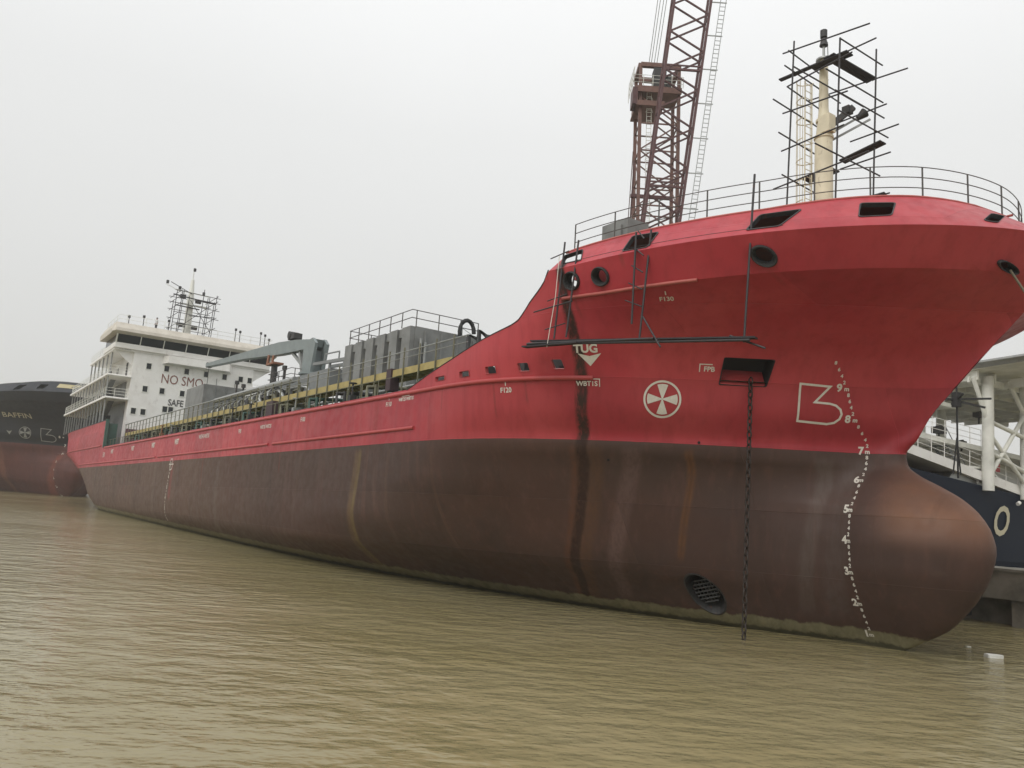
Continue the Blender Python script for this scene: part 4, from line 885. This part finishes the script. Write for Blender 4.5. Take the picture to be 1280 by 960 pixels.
# ------------------------------------------------------------------ dark bow of the ship lying astern
e_ = Vector(((-277-640)/1030., 1, 0)).normalized(); uL = -e_; SC = 1.46
LM = Matrix.Translation(((105-640)/1030.*148, 148, -.5)) @ Matrix.Rotation(math.atan2(uL.y, uL.x), 4, 'Z') @ Matrix.Scale(SC, 4)
ls = empty('moored_cargo_ship', LM, 'black-hulled ship with rusty red lower hull behind the tanker stern', 'ship')
LMm = hull_mat('black_ship_paint', (.010, .013, .018), (.095, .036, .030), (.016, .018, .024), 0, 0, 6.35, [(-8.5, .3, 0, .5, 0, 6.3, (.22, .10, .06), .5), (-2.5, .3, 0, .9, 0, 5.5, (.24, .07, .04), .6)], rough=.5)
bm, _, _ = make_hull(lambda a: float(ztp(a)), coarse=2.2)
for p in W[1:4]:
    pp = [(a_*1.0+dx, z_-.05) for a_, z_ in p for dx in (0,)]
    pts = poly_on(pp); c = sum(pts, Vector())/4; n_ = nrm(sum(q[0] for q in pp)/4, sum(q[1] for q in pp)/4); cut_hole(bm, pts, c, n_, 2.2)
lh = bm_obj(bm, 'hull', LMm, ls, 22)
mb = MB(); prev = None
for A in As:
    a_, b, z = hpt(A, ('u', .9)); z = float(ztp(a_))-.15
    b = hb(a_, z) if A < -15 else 0
    cur = (L(a_, b-.02, z), L(a_, -b+.02, z))
    if prev: mb.add([prev[0], cur[0], cur[1], prev[1]], [(0, 1, 2, 3)])
    prev = cur
mb.build('weather_deck', M['green'], ls)
hull_line(lambda a: float(ztp(a))+.0, -60, -10.5, .06, 'bulwark_cap', M['grey'], 0, st=.8, both=True, parent=ls)
mk = MB(); wrap(mk, poly_bm(emblem_polys(1.15)), -18.6, 7.65, .2, .03); mk.build('emblem', M['galv'], ls)
mk = MB(); wrap(mk, poly_bm(logo_polys(1.2)), -16.9, 7.55, .2, .03); mk.build('logo_mark', M['galv'], ls)
mk = MB(); wrap(mk, poly_bm([[(-.35, .2), (0, .1), (.02, -.3)], [(0, .1), (.35, .2), (.02, -.3)]]), -19.9, 7.6, .2, .03); mk.build('tug_arrow', M['galv'], ls)
mk = MB(); wrap(mk, text_bm('BAFFIN', 1.15, bold=.01), -18.4, 9.6, .25, .03); mk.build('name_lettering', M['gold'], ls)
for m_ in range(1, 9):
    mark(text_bm(str(m_), .4, bold=.02), -15.9-.2, m_-.6, .2, ls, .03); mark(text_bm('m', .2, bold=.02), -15.9+.1, m_-.6, .2, ls, .03)
mk = MB(); pts_ = [(-11.75, 12.95), (-11.45, 12.95), (-11.15, 12.95), (-10.85, 12.95)]; up_ = [(a_-.35, 13.45) for a_, z_ in pts_]
mb = MB(); mb.add([surf(a_, z_)+nrm(a_, z_)*.03 for a_, z_ in pts_+up_[::-1]], [(0, 1, 6, 7), (1, 2, 5, 6), (2, 3, 4, 5)]); mb.build('primer_patch', simple('yellow_primer', (.42, .36, .2), .6), ls)

# ------------------------------------------------------------------ navy-hulled ship with helideck beyond the quay
e2 = Vector((.885, .465, 0)).normalized()
BM = Matrix.Translation((29.7, 50.0, 0)) @ Matrix.Rotation(math.atan2(e2.y, e2.x), 4, 'Z')
bs = empty('navy_ship', BM, 'navy-hulled ship with white decks and raised helideck beyond the quay at right', 'ship')
def bx(m, x0, x1, y0, y1, z0, z1): m.bb(x0, x1, y0, y1, z0, z1)
def bsub(fn, name, m_, par=None):
    mb = MB(); fn(mb); return mb.build(name, m_, par or bs)
zt_ = lambda x: 6.5+max(0, (3-x))*.085+(.0 if x < 3 else -(x-3)*.01)
bm = bmesh.new(); xs = [-24+i*1.2 for i in range(56)]; rows_ = []
for x in xs:
    r_ = []
    for y_, z_ in ((14, -1), (2.2, -1), (.4, .6), (.0, 2.5), (-.02, 4.5), (-.05, zt_(x)), (.15, zt_(x)), (.2, zt_(x)-1.1), (14, zt_(x)-1.1)): r_.append(bm.verts.new((x, y_, z_)))
    rows_.append(r_)
for p, q in zip(rows_, rows_[1:]):
    for j in range(8): bm.faces.new([p[j], q[j], q[j+1], p[j+1]])
bm.faces.new(rows_[0][::-1]); bm.faces.new(rows_[-1]); bmesh.ops.recalc_face_normals(bm, faces=bm.faces)
bm_obj(bm, 'hull', M['navy'], bs)
cu = text_bm('O', 2.5, bold=.05); mb = MB(); cu.verts.index_update(); mb.add([(v.co.x*.78+v.co.y*.28+.35, -.09, 4.8+v.co.y) for v in cu.verts], [[l.index for l in f.verts] for f in cu.faces]); cu.free(); mb.build('name_lettering', M['gold'], bs)
bsub(lambda m: m.tube([(-14, -.12, 2.15), (30, -.12, 1.95)], .10, 8), 'fender_rail', M['galv'])
bsub(lambda m: m.tube([(1.9, -.15, 6.0), (2.1, -.15, 6.1)], .12, 8), 'side_light', M['white'])
# tiered white accommodation
acc = bsub(lambda m: (bx(m, -22, 9, 3.2, 12, 5.4, 9.5), bx(m, -22, -1.5, 3.6, 12, 9.5, 12.2), bx(m, -22, -3.2, 4.4, 12, 12.2, 14.2)), 'accommodation', M['offw'])
def slab(m, x0, x1, y0, y1, z0a, z1a, t):
    m.add([(x0, y0, z0a-t), (x1, y0, z1a-t), (x1, y1, z1a-t), (x0, y1, z0a-t), (x0, y0, z0a), (x1, y0, z1a), (x1, y1, z1a), (x0, y1, z0a)], [(0, 1, 2, 3), (4, 5, 6, 7), (0, 1, 5, 4), (1, 2, 6, 5), (2, 3, 7, 6), (3, 0, 4, 7)])
bsub(lambda m: slab(m, -22, 3.6, -.02, 3.3, 11.0, 6.95, .55), 'deck_slab', M['white'], acc)
bsub(lambda m: slab(m, -22, 9.5, .8, 3.7, 10.5, 8.9, .3), 'deck_slab', M['offw'], acc)
bsub(lambda m: slab(m, -22, -1.4, 1.6, 4.4, 12.6, 11.9, .25), 'deck_slab', M['offw'], acc)
for (x0, x1, y, z0, z1) in ((-9.5, 0, .9, 10.05, 9.42), (-9.5, 3.4, .1, 9.0, 7.0), (-6.0, -1.5, 1.7, 12.15, 11.95)):
    rail_path([(x0, y, z0), (x1, y, z1)], 1.0, 3, 1.2, .025, .018, 'guard_rail', M['white'], acc)
def stair(x0, z0, x1, z1, y):
    def f(m):
        n_ = 11
        for s_ in (0, .9): m.beam((x0, y+s_, z0), (x1, y+s_, z1), .06, .2)
        for i in range(n_): t = (i+.5)/n_; m.box((x0+(x1-x0)*t, y+.45, z0+(z1-z0)*t), (.30, .9, .05))
        m.tube([(x0, y, z0+.9), (x1, y, z1+.9)], .03, 5)
    bsub(f, 'stair', M['grey'], acc)
stair(-2.9, 9.3, -.9, 7.0, 1.2); stair(-6.9, 9.9, -8.6, 7.8, .9)
bsub(lambda m: m.beam((-6.3, .8, 9.6), (-7.9, .8, 7.6), .12, .25), 'brace', M['white'], acc)
for x, z in ((-7.0, 10.6), (-5.2, 10.6), (-3.6, 10.4)): bsub(lambda m: bx(m, x, x+1.0, 3.4, 3.58, z, z+1.6), 'door', M['grey'], acc)
for x in (-7.6, -5.8, -3.9): bsub(lambda m: bx(m, x, x+.5, 3.05, 3.18, 7.8, 8.3), 'window', M['glass'], acc)
for (x, y, z, s_) in ((-6.9, 2.2, 11.3, .5), (-2.5, 2, 10.2, .5), (-1.2, 1.4, 9.5, .35), (0.9, 1.6, 11.5, .4), (1.9, 1.8, 9, .3)):
    bsub(lambda m: (m.box((x, y, z), (s_*1.6, s_, s_*.8)), m.tube([(x, y, z-s_*1.4), (x, y, z)], .06, 6), m.tube([(x-.5*s_, y, z+.3*s_), (x+.5*s_, y, z+.5*s_)], .2*s_, 8)), 'deck_lamp', M['dark'], acc)
bsub(lambda m: (m.box((1.9, 1.2, 8.4), (.5, .3, .25)), m.box((1.9, 1.2, 8.1), (.5, .3, .25))), 'lifebuoy_box', M['red'], acc)
# workboat-like grey clutter at the rail
bsub(lambda m: (m.prism([(-4.3, .3, 6.9), (-.6, .3, 6.7), (.3, .3, 7.3), (-1.0, .3, 7.9), (-3.4, .3, 7.8)], (0, 1.4, 0)),), 'rescue_boat', M['galv'])
bsub(lambda m: (m.beam((-3.6, .2, 7.9), (-.4, .2, 8.0), .12, .12), m.beam((-.4, .2, 8.0), (1.2, .2, 7.1), .1, .1), m.beam((-1.6, .2, 7.0), (-.8, .2, 8.2), .1, .1)), 'boat_davit', M['offw'])
# helideck on legs with braces
hd = bsub(lambda m: (m.prism([(-3.2, .4, 13.6), (-1.0, -4.6, 14.3), (9, -6.5, 14.6), (20, -6.5, 14.6), (22, 4, 14.0), (20, 12, 13.6), (0, 12, 13.4), (-3.4, 6.0, 13.4)], (0, 0, .30)),), 'helideck', M['offw'])
bsub(lambda m: [m.beam((-2.4+i*1.7, -3.6 if i > 1 else -.5, 13.4), (-2.4+i*1.7, 11.5, 13.1), .16, .55) for i in range(11)]+[m.beam((-2.6, j, 13.2), (18, j, 13.2), .14, .4) for j in (0, 2.5, 5, 7.5, 10)], 'deck_girder', M['offw'], hd)
bsub(lambda m: m.prism([(-3.4, .2, 13.9), (-1.2, -5.2, 14.6), (9, -7.3, 14.9), (9, -6.5, 14.6), (-1.0, -4.6, 14.3), (-3.2, .4, 13.6)], (0, 0, .12)), 'safety_net', M['galv'], hd)
legs = [((-1.25, -.3, 6.6), (-1.15, -.3, 13.5)), ((2.55, -.3, 6.3), (2.75, -.3, 13.7)), ((7.5, -.3, 6.2), (7.6, -.3, 13.7)), ((-.2, 7, 6), (-.1, 7, 13.4)), ((5, 7, 6), (5, 7, 13.4))]
for p, q in legs: bsub(lambda m: m.tube([p, q], .33, 16), 'support_leg', M['offw'], hd)
for p, q in (((-1.2, -.3, 7.4), (2.6, -.3, 11.6)), ((-.9, -.3, 9.9), (2.5, -.3, 7.2)), ((-1.2, -.3, 10.6), (-2.6, -.3, 13.3)), ((2.6, -.3, 9.6), (6.5, -.3, 13.4)), ((-1.1, -.3, 10.8), (2.6, -.3, 10.1)), ((-1.0, -.3, 8.9), (2.4, -.3, 8.0)), ((2.6, -.3, 11.5), (.9, -.3, 13.5)), ((2.6, -.3, 8.0), (5, -.3, 12))):
    bsub(lambda m: m.tube([p, q], .13, 12), 'brace', M['offw'], hd)

# hook with slings from a yard crane, hanging in front of the navy ship
px = Wd(-22.8, -19, 0); hk = empty('crane_hook', Matrix.Translation((px.x, px.y, 6.9)), 'black hoist cable with spreader and twin slings hanging above the navy hull', 'crane hook')
o_ = Vector((px.x, px.y, 6.9)); X_ = Vector((1, 0, 0))
def hsub(fn, name, m_): mb = MB(o_); fn(mb); return mb.build(name, m_, hk)
hsub(lambda m: m.tube([o_+Vector((.05, 0, 0)), o_+Vector((0, 0, 6.4))], .05, 6), 'cable', M['black'])
hsub(lambda m: (m.box(o_+Vector((0, 0, 4.3)), (.3, .3, .7)), m.tube([o_+Vector((0, 0, 3.9)), o_+Vector((0, 0, 4.7))], .25, 10)), 'hook_block', M['black'])
hsub(lambda m: (m.beam(o_+Vector((-1.7, 0, 4.2)), o_+Vector((1.9, 0, 4.5)), .15, .1), m.beam(o_+Vector((-1.3, .5, 4.6)), o_+Vector((1.3, -.5, 3.9)), .12, .1), m.beam(o_+Vector((-.2, -1, 4.5)), o_+Vector((.3, 1, 4.2)), .12, .1)), 'spreader_frame', M['black'])
hsub(lambda m: (m.tube([o_+Vector((0, 0, 2.2)), o_+Vector((-.22, 0, .2))], .04, 6), m.tube([o_+Vector((0, 0, 2.2)), o_+Vector((.2, 0, .2))], .04, 6)), 'sling', M['black'])

# ------------------------------------------------------------------ maroon lattice crane on the yard side
cb = Vector((12.4, 75.0, 2.4)); cr = empty('shipyard_crane', Matrix.Translation(cb), 'maroon lattice shipyard crane with raised jib standing behind the tanker bow', 'crane')
def csub(fn, name, m_, par=None): mb = MB(cb); fn(mb); return mb.build(name, m_, par or cr)
UX = Vector((1, 0, 0)); UY = Vector((0, 1, 0)); UZ = Vector((0, 0, 1))
def leg_pt(i, z):   # four corners of the tower
    return Vector(((10.67-.0269*(z-31)) if i % 2 == 0 else (14.34-.0249*(z-31)), 74.0 if i < 2 else 76.8, z))
for i in range(4): csub(lambda m: m.beam(leg_pt(i, 2.4), leg_pt(i, 46.6), .30, .30), 'tower_leg', M['maroon2'])
lv = [2.6+i*2.72 for i in range(16)]
for q, (z0, z1) in enumerate(zip(lv, lv[1:])):
    def f(m):
        for (i, j) in ((0, 1), (2, 3), (0, 2), (1, 3)):
            m.beam(leg_pt(i, z0), leg_pt(j, z0), .12, .12)
            if (i, j) in ((0, 1), (2, 3)):
                if q % 2: m.beam(leg_pt(i, z0), leg_pt(j, z1), .11, .11)
                else: m.beam(leg_pt(j, z0), leg_pt(i, z1), .11, .11)
            else: m.beam(leg_pt(i, z0), leg_pt(j, z1), .09, .09)
    csub(f, 'tower_bracing', M['maroon2'])
csub(lambda m: (m.bb(9.9, 14.2, 73.5, 77.2, 43.95, 44.15), m.bb(9.9, 10.1, 73.6, 76.5, 42.5, 43.96), m.bb(9.9, 14.2, 73.45, 73.65, 43.6, 44.2), m.bb(9.9, 12.6, 73.5, 77.2, 42.3, 42.5), m.bb(9.9, 12.6, 73.4, 73.6, 42.2, 42.7)), 'work_platform', M['maroon2'])
csub(lambda m: ([m.beam(leg_pt(i, 46.6), leg_pt(j, 46.6), .42, .42) for i, j in ((0, 1), (2, 3), (0, 2), (1, 3))]), 'top_frame', M['maroon2'])
csub(lambda m: (m.bb(11.5, 12.7, 73.6, 74.8, 44.2, 46.2), m.bb(12.8, 13.3, 73.8, 74.6, 44.2, 45.6)), 'winch_cabin', M['dark'])
csub(lambda m: m.bb(9.55, 10.0, 73.4, 75.0, 42.3, 44.0), 'side_cabin', M['maroon'])
rail_path([(9.6, 73.4, 44.15), (14.3, 73.4, 44.15)], 1.1, 3, .9, .035, .025, 'guard_rail', M['offw'], cr, off=cb)
rail_path([(9.6, 73.4, 44.15), (9.6, 77.0, 44.15)], 1.9, 3, .9, .035, .025, 'guard_rail', M['offw'], cr, off=cb)
def lad_f(m):
    p0 = leg_pt(0, 20)+UX*.9+UY*.2; p1 = leg_pt(0, 43.9)+UX*.9+UY*.2
    for s_ in (-.22, .22): m.beam(p0+UX*s_, p1+UX*s_, .05, .05)
    for i in range(60): c = p0.lerp(p1, i/59); m.beam(c-UX*.22, c+UX*.22, .04, .04)
    for i in range(0, 60, 3): c = p0.lerp(p1, i/59); m.tube([c-UX*.35, c-UX*.2-UY*.5, c+UX*.2-UY*.5, c+UX*.35], .02, 4)
csub(lad_f, 'tower_ladder', M['offw'])
csub(lambda m: m.beam((9.75, 74.6, 8), (10.15, 74.6, 37), .14, .14), 'tie_bar', M['maroon']); csub(lambda m: m.beam((9.35, 74.6, 8), (10.0, 74.6, 38), .07, .07), 'tie_bar', M['maroon'])
csub(lambda m: m.bb(9.9, 13.8, 73.9, 74.2, 33.2, 33.5), 'cross_girder', M['maroon'])
# jib
def jc(i, z):
    return Vector(((10.5+.0865*(z-29.2)) if i % 2 == 0 else (13.65+.0958*(z-29.4)), 69.0 if i < 2 else 70.7, z))
JT = 80
for i in range(4): csub(lambda m: m.beam(jc(i, 6), jc(i, JT), .22, .22), 'jib_chord', M['maroon'])
z = 6.5; q = 0
while z < JT-4:
    h_ = 3.7
    def f(m):
        for (i, j) in ((0, 1), (2, 3)):
            m.beam(jc(i, z), jc(j, z+h_/2), .14, .14); m.beam(jc(j, z+h_/2), jc(i, z+h_), .14, .14)
        m.beam(jc(0, z), jc(2, z), .1, .1); m.beam(jc(1, z+h_/2), jc(3, z+h_/2), .1, .1); m.beam(jc(1, z), jc(3, z+h_/2), .08, .08); m.beam(jc(0, z), jc(2, z+h_/2), .08, .08)
        if q % 3 == 1: m.beam(jc(0, z), jc(1, z), .18, .18); m.beam(jc(0, z+.4), jc(1, z+.4), .12, .12)
    csub(f, 'jib_bracing', M['maroon']); z += h_; q += 1
def jl(m):
    o2 = UX*.65
    for s_ in (0, .5): m.beam(jc(1, 10)+o2+UX*s_, jc(1, JT-4)+o2+UX*(s_+.35), .06, .06)
    z = 10
    while z < JT-4: c = jc(1, z)+o2+UX*.35*(z-10)/(JT-14); m.beam(c, c+UX*.5, .045, .045); z += .42
    z = 14
    while z < JT-4: m.beam(jc(1, z), jc(1, z)+o2+UX*.8, .08, .08); z += 3.3
csub(jl, 'jib_ladder', M['galv'])
for dd in (0, .22, .5, .75): csub(lambda m: m.tube([(11.0+dd, 74.0, 46.5), (11.45+dd*1.2, 70.5, 56), (12.7+dd*1.2, 70, JT)], .035, 5), 'luffing_cable', M['galv'])
csub(lambda m: m.bb(6.5, 18, 71, 84, 4.5, 9.5), 'machinery_house', M['maroon'])
csub(lambda m: [m.bb(x, x+.8, y, y+.8, 2.3, 4.5) for x in (7, 16.5) for y in (71.5, 82.5)], 'portal_leg', M['maroon'])

# yard ground behind the quay
mb = MB(); wb(mb, -260, -31, -20.6, -75, -1, 2.34); tag(mb.build('yard_ground', M['concrete']), kind='structure')

# ------------------------------------------------------------------ air
k = bpy.data.materials.new('haze_air'); k.use_nodes = True; t_ = k.node_tree; t_.nodes.clear()
oo = t_.nodes.new('ShaderNodeOutputMaterial'); pv = t_.nodes.new('ShaderNodeVolumePrincipled'); pv.inputs['Color'].default_value = (.93, .94, .95, 1); pv.inputs['Density'].default_value = .00045; pv.inputs['Anisotropy'].default_value = .2
t_.links.new(pv.outputs[0], oo.inputs['Volume'])
mb = MB(); mb.bb(-720, 720, -320, 1120, -2, 95); tag(mb.build('haze', k), kind='stuff')
bpy.context.view_layer.update()
